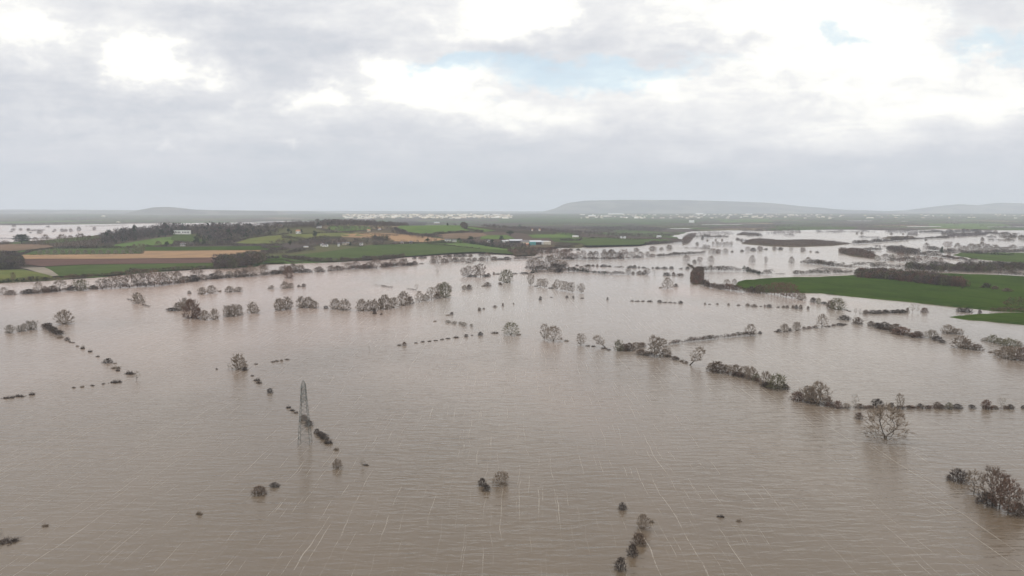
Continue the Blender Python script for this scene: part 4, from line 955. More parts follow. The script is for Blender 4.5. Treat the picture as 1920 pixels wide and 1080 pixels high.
# ================================================================== HEDGES
hedge([(82, 613), (92, 619), (104, 626), (114, 631)], 10, 'thick dark hedge running diagonally right of the round grey shrub', ('dark', 'dark', 'brown'), wfac=2)
hedge([(238, 562), (252, 564.5)], 2.5, 'thin low hedge line left of the leaning round shrub')
hedge([(266, 572), (281, 576)], 3, 'thin low hedge line right of the leaning round shrub')
hedge([(38, 551), (75, 550), (130, 545.5), (165, 544), (200, 542), (225, 540.5), (260, 538.5), (300, 536), (345, 531)], 6, 'tangled undergrowth at the foot of the left riverside trees', ('brown', 'dark', 'red'), gap=.15, vary=.9)
hedge([(352, 529), (385, 526), (430, 521), (470, 519), (505, 516), (545, 512), (585, 511)], 5, 'tangled undergrowth at the foot of the middle riverside trees', ('brown', 'dark'), gap=.25, vary=.9)
hedge([(640, 507), (670, 504.5), (705, 503), (740, 500.5), (780, 497)], 6, 'reddish undergrowth at the foot of the east riverside trees', ('red', 'brown', 'dark'), gap=.1, vary=.9)
hedge([(988, 505), (1010, 506.5), (1035, 505), (1060, 502)], 7, 'dark undergrowth below the central thicket trees', ('dark', 'brown'), vary=.8)
hedge([(1045, 486.5), (1075, 487), (1110, 487), (1140, 486.5), (1175, 485.5), (1205, 484)], 4, 'undergrowth below the brown tree row above the thicket', ('brown', 'red', 'dark'), gap=.2, vary=.9)
hedge([(1800, 475), (1840, 475), (1890, 474.5), (1925, 474)], 6, 'undergrowth below the tree group by the green bank', ('brown', 'dark'), vary=.8)
hedge([(1562, 766), (1600, 766.5), (1650, 766.8), (1700, 766.5), (1745, 766.5), (1800, 767)], 4.5, 'low ragged hedge line joining the bushes behind the big tree', ('dark', 'brown', 'red'), gap=.12, vary=1.0)
hedge([(1842, 767), (1870, 767), (1902, 767)], 4.5, 'low ragged hedge line at the far right behind the big tree', ('dark', 'red', 'brown'), gap=.1, vary=1.0)
hedge([(1640, 614), (1665, 619.5), (1690, 628), (1712, 633), (1730, 634)], 7, 'low ragged hedge joining the dark bush chain at right', ('dark', 'brown', 'red'), vary=.9)
hedge([(1615, 589), (1650, 588.5), (1700, 587)], 4, 'low ragged hedge joining the waterside bushes under the field', ('dark', 'brown'), vary=.9)
hedge([(1206, 666), (1232, 669), (1262, 672), (1290, 682)], 4, 'low ragged hedge at the foot of the dark tree pair', ('dark', 'brown'), gap=.2, vary=.9)
hedge([(1340, 698), (1375, 704), (1412, 712), (1445, 727), (1476, 730)], 6, 'dark undergrowth along the foot of the long shrub clump', ('dark', 'brown', 'red'), gap=.1, vary=1.0)
hedge([(1498, 753), (1530, 758), (1562, 765)], 6, 'dark undergrowth below the broad tree clump at right', ('dark', 'red', 'brown'), vary=1.0)
hedge([(597, 815), (606, 822), (616, 831)], 5, 'low twigs joining the dark bushes just right of the pylon', ('dark', 'brown'), vary=.8)
hedge([(1392, 434.5), (1440, 434), (1500, 433.5)], 3, 'low dark hedge along the farthest right flood edge', ('dark', 'purple', 'brown'), gap=.12, vary=.9)
hedge([(1530, 436), (1580, 435.5), (1640, 435.5)], 3, 'thin dark hedge beyond the farthest right water', ('dark', 'purple', 'brown'), gap=.12, vary=.9)
hedge([(1660, 436.5), (1720, 437), (1790, 436), (1860, 435)], 4, 'ragged hedge across the farthest right water', ('dark', 'purple', 'brown'), gap=.12, vary=.9)
hedge([(1765, 440.5), (1820, 440), (1850, 439)], 4, 'short ragged hedge above the hazy far right trees', ('dark', 'purple', 'brown'), gap=.12, vary=.9)
hedge([(1610, 446), (1630, 446.5), (1650, 447)], 3, 'short low hedge left of the brown reed bed', ('dark', 'purple', 'brown'), gap=.12, vary=.9)
hedge([(1850, 446), (1885, 446), (1925, 445.5)], 4, 'dark hedge among the hazy far right trees', ('dark', 'purple', 'brown'), gap=.12, vary=.9)
hedge([(1300, 445), (1330, 446), (1366, 445)], 4, 'bushy hedge below the purplish band by the far inlet', ('dark', 'purple', 'brown'), gap=.12, vary=.9)
hedge([(1380, 450), (1392, 452), (1400, 453)], 3, 'small hedge at the left tip of the brown island', ('dark', 'purple', 'brown'), gap=.12, vary=.9)
hedge([(1400, 444), (1415, 443.5), (1430, 443)], 3, 'hedge stub above the left tip of the brown island', ('dark', 'purple', 'brown'), gap=.12, vary=.9)
hedge([(1470, 442.5), (1490, 442.5)], 3, 'tiny hedge above the middle of the brown island', ('dark', 'purple', 'brown'), gap=.12, vary=.9)
hedge([(1640, 463), (1662, 464), (1690, 465)], 4, 'dark hedge right of the russet tree mass', ('dark', 'purple', 'brown'), gap=.12, vary=.9)
hedge([(1740, 469.5), (1765, 470.5), (1790, 472)], 5, 'dark hedge left of the tree group by the green bank', ('dark', 'purple', 'brown'), gap=.12, vary=.9)
hedge([(1730, 474), (1748, 475.5), (1765, 476)], 4, 'dark hedge just above the small bank hedge', ('dark', 'purple', 'brown'), gap=.12, vary=.9)
hedge([(1860, 466), (1890, 465.5), (1925, 466)], 3, 'thin hedge in the water above the right tree group', ('dark', 'purple', 'brown'), gap=.12, vary=.9)
hedge([(1810, 492.5), (1850, 494.5), (1925, 498.5)], 5, 'long dark hedge below the small green bank', ('dark', 'purple', 'brown'), gap=.12, vary=.9)
hedge([(1672, 488.5), (1700, 487), (1730, 488)], 4, 'dark twiggy hedge behind the russet inlet trees', ('dark', 'purple', 'brown'), gap=.12, vary=.9)
hedge([(1700, 496.5), (1740, 497), (1780, 497.5)], 5, 'dark hedge right of the russet inlet trees', ('dark', 'purple', 'brown'), gap=.12, vary=.9)
hedge([(1530, 505), (1560, 506.5), (1590, 508)], 4, 'dark hedge between long hedge and green field', ('dark', 'purple', 'brown'), gap=.12, vary=.9)
hedge([(1283, 466), (1310, 466.5), (1340, 468)], 3, 'thin hedge under the faint trees near the inlet', ('dark', 'purple', 'brown'), gap=.12, vary=.9)
hedge([(1100, 478), (1140, 477), (1180, 476)], 3, 'thin hedge behind the brown tree row', ('dark', 'purple', 'brown'), gap=.12, vary=.9)
hedge([(703, 535), (722, 537)], 2, 'faint drowned hedge left end in the left centre water')
hedge([(716, 538), (737, 540)], 3, 'faint drowned hedge right end in the left centre water')
hedge([(763, 542), (780, 545)], 2.5, 'short thin hedge by the small sapling above the fan shrubs')
hedge([(1256, 646), (1275, 643), (1290, 641), (1306, 639.5), (1322, 638), (1335, 636), (1348, 634), (1362, 633), (1373, 632), (1385, 630.5), (1397, 629.5), (1420, 628)], 6, 'long low dark hedge running from the tree pair to the round tree', ('dark', 'brown', 'red'), vary=.9)
hedge([(998, 512), (1020, 511.5), (1043, 510.5), (1058, 509), (1075, 509), (1092, 510), (1108, 511.5), (1122, 513), (1138, 514.5), (1152, 515), (1172, 515)], 6, 'dark hedge winding below the central thicket', ('dark', 'brown', 'ever'), vary=.7)
hedge([(963, 487), (985, 486), (1000, 485.5), (1018, 485)], 4, 'low hedge above the central thicket, left end')
hedge([(1232, 482), (1255, 480), (1280, 478), (1300, 477), (1320, 476)], 5, 'dark hedge at the right end of the brown tree row')
hedge([(1290, 497), (1297, 501.5), (1305, 507)], 3, 'thin diagonal hedge reaching the brown square copse')
hedge([(1318, 508.5), (1340, 508.5), (1360, 508.5), (1375, 509)], 8, 'dark hedge right of the brown square copse', vary=.6)
hedge([(1378, 508.5), (1396, 508.5)], 6, 'short bushy hedge in the gap right of the copse hedge', ('grey', 'brown'), gap=.5)
hedge([(1398, 508.5), (1412, 511.5), (1425, 514.5), (1445, 515.5)], 8, 'dark rounded hedge above the green field tip', ('dark', 'ever', 'brown'), vary=.6)
hedge([(1450, 514.5), (1462, 514.8), (1471, 514.5)], 2.5, 'tiny hedge remnant above the green field')
hedge([(1487, 515), (1510, 514.5), (1540, 514), (1560, 515)], 7, 'dark hedge just above the middle of the green field', vary=.7)
hedge([(1563, 513), (1600, 512)], 5, 'dark hedge running to the large brown belt above green field')
hedge([(1317, 534), (1328, 539), (1340, 541.5), (1360, 543), (1378, 546), (1396, 548), (1412, 550)], 9, 'brown hedge from square copse to the russet tree belt', ('brown', 'red', 'dark'), vary=.5)
hedge([(1501, 494.5), (1512, 495), (1525, 495.5), (1545, 498), (1562, 500.5), (1582, 502), (1600, 503.5)], 7, 'long dark hedge right of the lone far trees', vary=.8)
hedge([(1600, 458), (1625, 456.5), (1650, 455), (1675, 452.5), (1700, 450.5)], 6, 'dark hedge right of the brown reed island', vary=.7)
hedge([(1700, 450), (1730, 448.5), (1755, 447.5), (1778, 446.5)], 3.5, 'thin hedge before the far right tree band')
hedge([(1620, 470.5), (1652, 469.5)], 5, 'short hedge above the russet mass at right')
hedge([(1600, 497.5), (1622, 499)], 7, 'dark hedge stub at left of the right inlet')
hedge([(1626, 495), (1660, 495)], 3.5, 'thin dark hedge below the pale right inlet trees')
hedge([(1634, 502), (1650, 501), (1668, 502), (1690, 503)], 7, 'dark bushy hedge below the right inlet', gap=.15)
hedge([(1722, 479), (1745, 481), (1764, 482)], 6, 'dark hedge left of the small green bank')
hedge([(1768, 483), (1795, 487), (1832, 490)], 5, 'dark russet hedge along the small green bank', ('dark', 'red'))
hedge([(1812, 476), (1840, 477.5), (1870, 479), (1900, 480)], 5.5, 'black-green hedge on the small green bank', ('dark', 'ever'))
hedge([(1800, 509), (1830, 511), (1860, 513.5), (1890, 516), (1930, 518)], 6, 'dark hedge in the water above the right green field', vary=.8)
hedge([(1848, 438), (1870, 439.5), (1890, 439)], 4, 'thin hedge by the hazy far right trees')
hedge([(1848, 451.5), (1870, 452), (1892, 452.5), (1925, 453)], 4, 'broken hedge below the hazy far right trees', gap=.3)
hedge([(0, 529), (20, 529), (50, 527), (95, 525.5)], 7, 'dark green hedge on the far left bank', ('dark', 'ever', 'brown'), land=True)
hedge([(100, 524), (150, 521), (200, 517.5), (240, 513)], 6, 'dark hedge along the far left bank below the green strip', ('dark', 'brown', 'red'), land=True)
hedge([(240, 513), (290, 509.5), (330, 507), (370, 505), (398, 503.5)], 7, 'brown hedge on the bank below the ploughed field', ('brown', 'grey', 'dark'), land=True)
hedge([(35, 480), (60, 471.5), (100, 467.5), (180, 466.5), (250, 466)], 4, 'dark hedge behind the young orchard row', land=True)
hedge([(55, 479.5), (160, 478.5), (268, 477)], 2.2, 'very thin hedge between orchard and straw field', land=True)
hedge([(110, 465.5), (160, 465.5), (210, 464)], 4, 'dark evergreen hedge under the far left tree row', ('ever', 'dark'), land=True)
hedge([(270, 463.5), (330, 461.5), (400, 461), (450, 460)], 4, 'dark roadside hedge above the bright green strip', land=True)
hedge([(440, 461), (490, 461), (530, 460.5)], 4.5, 'dark hedge below the rounded olive hillside field', land=True)
hedge([(405, 459), (430, 456), (465, 448), (500, 443), (540, 440.5)], 4, 'curving dark hedge around the olive hillside field', land=True)
hedge([(565, 440), (600, 438), (640, 436.5)], 3, 'dark hedge on top of the olive hillside field', ('ever', 'dark'), land=True)
hedge([(528, 447), (550, 449), (575, 449.5), (590, 448), (615, 448.5)], 5, 'brown bushy hedge inside the hillside field', ('purple', 'grey', 'dark'), land=True)
hedge([(640, 437), (700, 440), (745, 443)], 3, 'thin hedge above the straw coloured hillside field', land=True)
hedge([(740, 431), (760, 440), (790, 443), (830, 444)], 5, 'hedge curving under the domed green hill field', ('purple', 'dark', 'grey'), land=True)
hedge([(812, 440), (840, 438), (880, 435.5), (905, 436)], 4, 'hedge along the lower right of the domed green field', land=True)
hedge([(852, 422), (872, 430), (905, 436.5)], 4, 'diagonal hedge between the two domed green fields', land=True)
hedge([(490, 474), (510, 476.5), (540, 475.5), (570, 471), (590, 470)], 6, 'purple-brown hedge at the end of the straw field', ('purple', 'dark', 'grey'), land=True)
hedge([(492, 465), (515, 468.5), (540, 470)], 5, 'short brown hedge above the end of the straw field', ('purple', 'grey'), land=True)
hedge([(497, 491), (535, 489), (550, 493), (570, 493)], 3, 'low hedge by the small bright field', land=True)
hedge([(530, 484), (560, 488), (600, 491.5), (640, 491), (700, 487), (745, 484)], 7, 'brown scrub hedge along the water below the long green field', ('brown', 'grey', 'purple'), land=True)
hedge([(640, 490.5), (680, 488.5), (720, 486.5), (758, 483)], 7, 'purple-brown bank hedge below the long green field, right end', ('brown', 'purple'), land=True)
hedge([(800, 458), (850, 462), (900, 467)], 2.5, 'dark ditch hedge crossing the green field toward the farm', land=True)
hedge([(870, 456), (900, 460), (930, 465), (955, 468)], 6, 'dark hedge left of the farm sheds', ('dark', 'ever', 'brown'), land=True)
hedge([(700, 460), (760, 458), (850, 456.5)], 3.5, 'garden hedge below the village houses', ('dark', 'brown', 'grey'), land=True)
hedge([(1050, 452), (1085, 452), (1090, 450.5)], 4, 'dark hedge across the far centre meadow', ('purple', 'dark'), land=True)
hedge([(1040, 463), (1070, 464.5), (1095, 464.5)], 4, 'bank hedge at the edge of the far centre meadow', ('brown', 'dark'), land=True)
hedge([(1095, 448), (1140, 447), (1180, 450), (1240, 448)], 3, 'thin hedge through the far centre meadow', land=True)
hedge([(1210, 459), (1240, 457), (1270, 456), (1290, 456)], 5, 'brown hedge under the narrow far inlet', ('purple', 'grey'), land=False)

# ================================================================== WOODS (masses whose trees cannot be told apart)
wood([(-40, 509), (38, 506), (42, 496), (34, 485), (0, 482), (-40, 482)], 13, 'dark brown wood cut by the left edge beside the ploughed field', ('brown', 'purple', 'dark', 'green'), sp=8, nn=100)
wood([(400, 505), (440, 503.5), (490, 496.5), (500, 489), (460, 489), (410, 496)], 16, 'brown copse between ploughed field and river', ('brown', 'purple', 'green'), sp=8, nn=100)
wood([(186, 459), (215, 458), (300, 446), (330, 441), (330, 433), (300, 433), (240, 440), (190, 448)], 20, 'dark purplish wood climbing the hill left of the white long house', ('purple', 'dark', 'mauve', 'ever'), sp=13, nn=50)
wood([(368, 447), (372, 440), (330, 436), (330, 430), (400, 428), (470, 428), (500, 430), (520, 439), (500, 442), (460, 448), (425, 456), (385, 452)], 18, 'mixed wood on the hill right of the white long house', ('purple', 'dark', 'mauve', 'grey', 'ever'), sp=13)
wood([(326, 460), (345, 458), (400, 460), (440, 459), (430, 454), (395, 455), (370, 456), (326, 457)], 9, 'dark thicket around the white cottage below the lawn', ('dark', 'purple', 'grey'), sp=8)
wood([(500, 433), (560, 430), (620, 428), (700, 426), (720, 422), (690, 419), (600, 421), (520, 425)], 15, 'purple wood along the ridge top behind the olive field', ('mauve', 'purple', 'grey', 'dark'), sp=14)
wood([(700, 427), (760, 424), (800, 420.5), (770, 418), (720, 420)], 13, 'brown wood on the ridge left of the domed field', ('mauve', 'purple', 'brown'), sp=14)
wood([(618, 436), (650, 435), (700, 434), (735, 432), (735, 427), (700, 427), (640, 430), (612, 431)], 10, 'wood with cottages above the straw coloured field', ('purple', 'grey', 'green'), sp=16)
wood([(500, 459), (560, 460), (640, 460), (660, 459), (640, 452), (590, 452), (540, 452), (510, 455)], 8, 'russet and purple scrub on the slope above the white house', ('purple', 'red', 'grey', 'dark'), sp=10)
wood([(660, 461), (700, 461), (735, 456), (728, 449), (690, 449), (660, 454)], 11, 'garden trees left of the village houses', ('purple', 'grey', 'dark', 'green'), sp=12)
wood([(695, 449), (728, 452), (730, 447), (700, 445)], 10, 'dark evergreen screen beside the straw hillside field', ('ever',), sp=9)
wood([(730, 438), (745, 442), (800, 449), (830, 449), (820, 444), (770, 441), (745, 433), (735, 433)], 8, 'purple hedge-wood curling round the domed green hill', ('purple', 'mauve', 'dark'), sp=10)
wood([(735, 457), (800, 457), (860, 456), (855, 452), (800, 453), (735, 454)], 7, 'garden trees among the village houses', ('purple', 'grey', 'green', 'dark'), sp=17)
wood([(850, 456), (900, 459), (950, 467), (1000, 464), (960, 457), (900, 453)], 9, 'dark trees left of and below the farm sheds', ('dark', 'brown', 'purple', 'ever'), sp=12)
wood([(950, 470), (965, 480), (1000, 480), (1040, 478), (1070, 474), (1040, 470), (1006, 466)], 7, 'russet scrub wood below the farm sheds', ('red', 'brown', 'dark'), sp=9)
wood([(900, 426), (960, 433), (1060, 436), (1150, 436), (1150, 431), (1050, 429), (960, 426)], 9, 'hazy purple woodland band right of the domed field', ('mauve', 'purple', 'brown'), sp=22)
wood([(1020, 441), (1090, 443), (1160, 446), (1200, 444), (1160, 440), (1060, 437)], 9, 'scattered trees round the far centre hamlet', ('mauve', 'purple', 'grey', 'dark'), sp=26)
wood([(1070, 428), (1150, 434), (1240, 434), (1260, 430), (1180, 426)], 10, 'dense purple wood behind the far centre hamlet', ('purple', 'mauve'), sp=20)
wood([(1140, 447), (1200, 447), (1260, 444), (1240, 440), (1180, 441)], 9, 'trees left of the far inlet', ('mauve', 'purple'), sp=24)
wood([(1390, 457), (1408, 450), (1422, 448), (1470, 452), (1525, 450.5), (1560, 454), (1600, 458), (1560, 461), (1500, 463), (1450, 462)], 5, 'brown osier bed on the long island', ('brown', 'red', 'purple'), sp=6, land=False, nn=26)
wood([(1380, 441.5), (1392, 437.5), (1424, 438.5), (1421, 441.5)], 7, 'small round wood standing in the far floods', ('purple', 'mauve'), sp=9, land=False, nn=26)
wood([(1432, 438), (1460, 437), (1500, 435.5), (1502, 437.5), (1455, 439)], 8, 'thin tree band right of the small round far wood', ('purple', 'mauve'), sp=14, land=False, nn=26)
wood([(1280, 460), (1280, 447), (1295, 438.5), (1307, 439), (1299, 448), (1291, 458)], 7, 'brown tree strip along the far inlet', ('brown', 'red', 'mauve'), sp=9, land=False, nn=26)
wood([(1305, 442), (1340, 443), (1378, 441), (1370, 436), (1310, 436)], 8, 'purplish tree band beyond the far inlet', ('mauve', 'purple', 'grey'), sp=22, land=False, nn=26)
wood([(1574, 476), (1590, 479), (1615, 483), (1638, 486), (1640, 481), (1610, 472), (1576, 470)], 9, 'russet tree mass at left of the right inlet', ('red', 'brown', 'brown'), sp=7, land=False, nn=50)
wood([(1297, 534), (1317, 533), (1318, 520), (1318, 507), (1305, 507), (1297, 514)], 6, 'brown square copse joining three hedges', ('brown', 'brown', 'red'), sp=4.5, land=False, nn=100)
wood([(1604, 522), (1640, 524.5), (1680, 528), (1730, 534), (1765, 538), (1815, 541), (1800, 535), (1760, 527), (1700, 519), (1640, 515), (1606, 515)], 10, 'long russet brown wood belt across the right green field', ('brown', 'red', 'purple', 'green'), sp=5.5, land=False, nn=100)
wood([(1640, 515), (1690, 518), (1770, 526), (1765, 520), (1700, 514), (1650, 512)], 9, 'brown tree tops behind the right wood belt', ('brown', 'purple', 'grey'), sp=8, land=False, nn=50)
wood([(1690, 505), (1730, 509), (1780, 511), (1850, 511), (1930, 508), (1930, 502), (1850, 502), (1770, 503), (1700, 501)], 9, 'brown tree band above the right green field', ('brown', 'dark', 'green', 'purple'), sp=8, land=False, nn=100)
wood([(1662, 470), (1690, 478), (1725, 479), (1722, 474), (1690, 468), (1668, 467)], 10, 'dark brown grove above the pale inlet trees', ('purple', 'brown', 'dark'), sp=8, land=False)
wood([(1775, 446.5), (1800, 445.5), (1850, 442.5), (1850, 439.5), (1800, 442), (1778, 444)], 11, 'hazy tree band in the far right floods', ('mauve', 'purple'), sp=13, land=False)
wood([(1650, 447.5), (1668, 444), (1712, 443.5), (1720, 447.5), (1700, 448.5)], 3, 'low brown reed bed in the far right floods', ('brown', 'red'), sp=7, land=False, nn=26)
wood([(1700, 443), (1722, 443), (1720, 438), (1702, 438.5)], 7, 'small mauve thicket in the far right floods', ('mauve', 'purple'), sp=12, land=False, nn=26)
for i, (a, b2, yy) in enumerate([(1722, 1760, 435), (1765, 1815, 435.5), (1820, 1860, 434), (1890, 1925, 439), (1700, 1735, 432.5), (1560, 1575, 437)]):
    wood([(a, yy + .6), (b2, yy + .6), (b2, yy - .6), (a, yy - .6)], 7, ['first', 'second', 'third', 'fourth', 'fifth', 'sixth'][i] + ' hazy hedge strip far out in the right floods', ('mauve', 'purple'), sp=16, land=False, nn=26)
wood([(1886, 583), (1925, 585), (1925, 560), (1895, 560), (1880, 572)], 3, 'brown scrub patch at the right edge of the green fields', ('red', 'brown', 'dark'), sp=4.5, land=False, nn=50)
wood([(1855, 584), (1925, 586.5), (1925, 582), (1858, 581)], 3, 'thin brown hedge bank between the two right green fields', ('brown', 'red'), sp=3.5, land=False, nn=50)
wood([(58, 434.5), (70, 434), (84, 433), (82, 431), (60, 431.5)], 6, 'long bushy strip in the far left floods', ('mauve', 'purple'), sp=13, land=False, nn=26)
wood([(158, 426), (200, 425), (240, 423), (238, 421.5), (160, 424)], 6, 'brown hedge strip in the far left floods', ('mauve', 'brown'), sp=22, land=False, nn=26)
wood([(160, 433), (190, 432.5), (190, 431.7), (160, 432.2)], 3, 'dark low bank line in the far left floods', ('purple',), sp=12, land=False, nn=26)
wood([(-40, 449), (-10, 448.6), (30, 448.6), (60, 449), (100, 448.5), (160, 448), (160, 447.4), (-40, 447.8)], 3.5, 'long thin hedge across the far left floods', ('purple', 'mauve'), sp=6, land=False, nn=26)
wood([(-40, 423), (60, 423), (150, 421.8), (150, 420), (-40, 420)], 9, 'hazy wood belt lining the far shore at left', ('mauve', 'purple'), sp=38, nn=26)

# hedgerows and tree lines scattered over the far farmland: one mass
T = []
for i in range(950):
    y = 3000 * (16500 / 3000) ** (rs.uniform(0, 1) ** .8) ; x = rs.uniform(-.78, .78) * y
    p = (x, y)
    if not inpoly(p, mainland): continue
    L_ = rs.uniform(150, 700) * (y / 5000) ** .6; a = rs.normal(0, .35); tn = pick(('mauve', 'purple', 'dark', 'purple'))
    wd_ = rs.uniform(3, 14) * (y / 5000)
    n = int(min(60, L_ / (10 + y / 700)))
    for k in range(n):
        t = (k / n - .5) * L_; q = (x + math.cos(a) * t, y + math.sin(a) * t + rs.normal(0, wd_))
        if not inpoly(q, mainland): continue
        hh = rs.uniform(4, 11); T.append((q[0], q[1], Z(*q) - .5, hh * rs.uniform(1.4, 3.0), hh, tn, 26))
merged('wood', T, M['wood'], 'hazy hedgerows and tree lines over the far farmland', None, 'stuff')

# ================================================================== BUILDINGS
def cmat(name, c, r=.8):
    m, g, b = mat(name, r, .25); n = g.noise(objcoord(g), .6, 3)
    g.put(b.inputs['Base Color'], g.mix(n, [k * .85 for k in c], [min(1, k * 1.12) for k in c])); return m
BM = {'white': cmat('white_render', (.82, .82, .80)), 'cream': cmat('cream_render', (.72, .64, .52)), 'brick': cmat('red_brick', (.34, .17, .12)), 'slate': cmat('slate_roof', (.14, .13, .14)), 'tile': cmat('orange_tile_roof', (.40, .22, .14)),
      'steel': cmat('grey_sheet_roof', (.42, .43, .46)), 'teal': cmat('teal_cladding', (.09, .30, .31)), 'dark': cmat('dark_opening', (.03, .03, .035)), 'pale': cmat('pale_stone', (.62, .56, .47)), 'wsteel': cmat('white_sheet_roof', (.62, .63, .63))}
def boxg(G, x0, x1, y0, y1, z0, z1):
    i = len(G.V); G.V += [(x0, y0, z0), (x1, y0, z0), (x1, y1, z0), (x0, y1, z0), (x0, y0, z1), (x1, y0, z1), (x1, y1, z1), (x0, y1, z1)]
    G.F += [(i, i + 1, i + 5, i + 4), (i + 1, i + 2, i + 6, i + 5), (i + 2, i + 3, i + 7, i + 6), (i + 3, i, i + 4, i + 7), (i + 4, i + 5, i + 6, i + 7)]
def house(x, y, wpx, hpx, label, wall='white', roof='slate', nm='house', cat='house', flatroof=False, rows=2, door=True, dep=None, rz=None, group=None, chim=True, win=True):
    p = WT(x, y); mpp = p.y / F; w_ = wpx * mpp; h = hpx * mpp; d = dep or max(7, min(14, w_ * .6))
    root = empty(nm, p + Vector((0, d / 2, 0)), rs.uniform(-.25, .25) if rz is None else rz); tag(root, label, cat, group)
    root.location.z = Z(p.x, p.y) + .8
    eav = h * (.96 if flatroof else .58)
    G = Geo(); boxg(G, -w_ / 2, w_ / 2, -d / 2, d / 2, -3, eav)
    if not flatroof:
        for s in (-1, 1):
            i = len(G.V); G.V += [(s * w_ / 2, -d / 2, eav), (s * w_ / 2, d / 2, eav), (s * w_ / 2, 0, h - .1)]; G.F.append((i, i + 1, i + 2))
    mesh('wall', G.V, G.F, BM[wall], root)
    G = Geo()
    if flatroof: boxg(G, -w_ / 2 - .3, w_ / 2 + .3, -d / 2 - .3, d / 2 + .3, eav + .01, h)
    else:
        e = .35; o_ = .28
        A = [(-w_ / 2 - e, -d / 2 - e, eav - .15), (w_ / 2 + e, -d / 2 - e, eav - .15), (w_ / 2 + e, 0, h), (-w_ / 2 - e, 0, h), (w_ / 2 + e, d / 2 + e, eav - .15), (-w_ / 2 - e, d / 2 + e, eav - .15)]
        G.V = A + [(a, b2, c + o_) for a, b2, c in A]
        G.F = [(0, 1, 2, 3), (3, 2, 4, 5), (6, 7, 8, 9), (9, 8, 10, 11), (0, 1, 7, 6), (5, 4, 10, 11), (1, 2, 8, 7), (2, 4, 10, 8), (0, 3, 9, 6), (3, 5, 11, 9)]
    rf = mesh('roof', G.V, G.F, BM[roof], root)
    if chim and not flatroof:
        G = Geo(); boxg(G, -w_ * .3 - .5, -w_ * .3 + .5, -.5, .5, h - 1, h + 1.4); mesh('chimney', G.V, G.F, BM['brick'], rf)
    if win:
        n = max(2, int(w_ / 4)); ww = w_ / n * .5
        for r_ in range(rows):
            for k in range(n):
                if door and r_ == 0 and k == n // 2: continue
                cx = -w_ / 2 + (k + .5) * w_ / n; z0 = eav * (r_ + .3) / rows; G = Geo(); boxg(G, cx - ww / 2, cx + ww / 2, -d / 2 - .08, -d / 2 + .02, z0, z0 + eav * .42 / rows)
                G.F.append((0, 1, 2, 3)); mesh('window', G.V, G.F, BM['dark'], root)
    if door:
        G = Geo(); cx = -w_ / 2 + (n // 2 + .5) * w_ / n if win else 0; boxg(G, cx - .6, cx + .6, -d / 2 - .1, -d / 2 + .02, 0, min(2.2, eav * .6)); mesh('door', G.V, G.F, BM['brick'], root)
    return root
house(340, 439.5, 30, 7, 'long white flat-roofed house on the lawn at the wooded hill', 'white', 'wsteel', 'long_house', 'house', True, 1, True, 12, 0.02)
house(342, 461.5, 9, 5, 'small white cottage below the lawn of the long white house')
for a in ((520, 426, 5, 4.5, 'pale house with pink walls in the trees on the ridge', 'cream', 'tile'), (527, 426, 5, 4, 'cream house right of the pale pink ridge house', 'white', 'tile'),
          (559, 438, 9, 6.5, 'white house with orange roof on top of the olive hillside', 'white', 'tile'), (597, 427.5, 9, 4.5, 'bright white house under a dark tree on the ridge', 'white', 'slate'),
          (609, 462.5, 10, 4, 'low bright white house above the long green field', 'white', 'slate'), (603, 461.5, 4, 5, 'narrow white gable joined left of the low bright house', 'white', 'slate'), (634.5, 462, 4, 6.5, 'tall narrow white house between dark garden trees', 'white', 'slate'),
          (645, 459, 7, 4, 'cream bungalow right of the tall narrow white house', 'cream', 'slate'), (677, 460, 6, 5, 'white cottage at the right end of the garden trees', 'white', 'slate'), (652, 458, 7, 3.5, 'pale long cottage roof behind the gardens', 'cream', 'steel'),
          (691, 434, 6, 3.5, 'pale cottage above the straw hillside field', 'cream', 'tile'), (711, 431, 5, 3.5, 'orange-roofed cottage above the straw hillside field', 'white', 'tile'), (819, 419.5, 10, 3, 'long pale farmhouse on the ridge left of dark trees', 'pale', 'steel'),
          (753.5, 457.5, 5, 4, 'grey small house left of the village row', 'pale', 'slate'), (770, 457.5, 6, 5, 'white gabled cottage in the village row under straw field', 'white', 'slate'), (840, 453.5, 8, 5, 'white house, left of the bright village pair', 'white', 'slate'),
          (851, 453.5, 9, 4, 'white house, right of the bright village pair', 'white', 'slate'), (835, 453, 3, 5, 'narrow white gable left of the bright village pair', 'white', 'slate'), (740, 458, 5, 3.5, 'brick cottage at the left end of the village row', 'brick', 'slate'),
          (918, 454.5, 8, 4, 'grey-roofed white house among trees right of the village', 'white', 'steel'), (944, 454.5, 9, 3.5, 'white bungalow left of the farm sheds', 'white', 'steel'), (951, 454, 5, 3.5, 'small white shed beside the bungalow by the farm', 'white', 'wsteel'),
          (1165, 448, 4, 4, 'bright white house in the far centre meadow, left one', 'white', 'steel'), (1171.5, 448, 4, 4, 'bright white house in the far centre meadow, right one', 'white', 'steel'), (1236, 445.5, 8, 3.5, 'pale house near the far inlet', 'white', 'steel'),
          (1297, 418, 9, 4.5, 'white gabled barn far off among the fields', 'white', 'wsteel'), (998, 433, 3, 3.5, 'white cottage in the hazy trees left of the hamlet', 'white', 'tile'), (1012, 433, 3, 3.5, 'white cottage in the hazy trees right of its twin', 'white', 'tile'), (1079, 445.5, 11, 3, 'long low pale barn in the far centre hamlet', 'pale', 'wsteel'),
          (573, 464.5, 8, 2.2, 'long low grey glasshouse above the hillside hedge', 'pale', 'steel'), (500, 436, 7, 2.5, 'pale greenish glasshouse in the hill gardens', 'pale', 'steel')):
    house(*a[:5], wall=a[5], roof=a[6], group='houses of the hillside villages', rows=1)
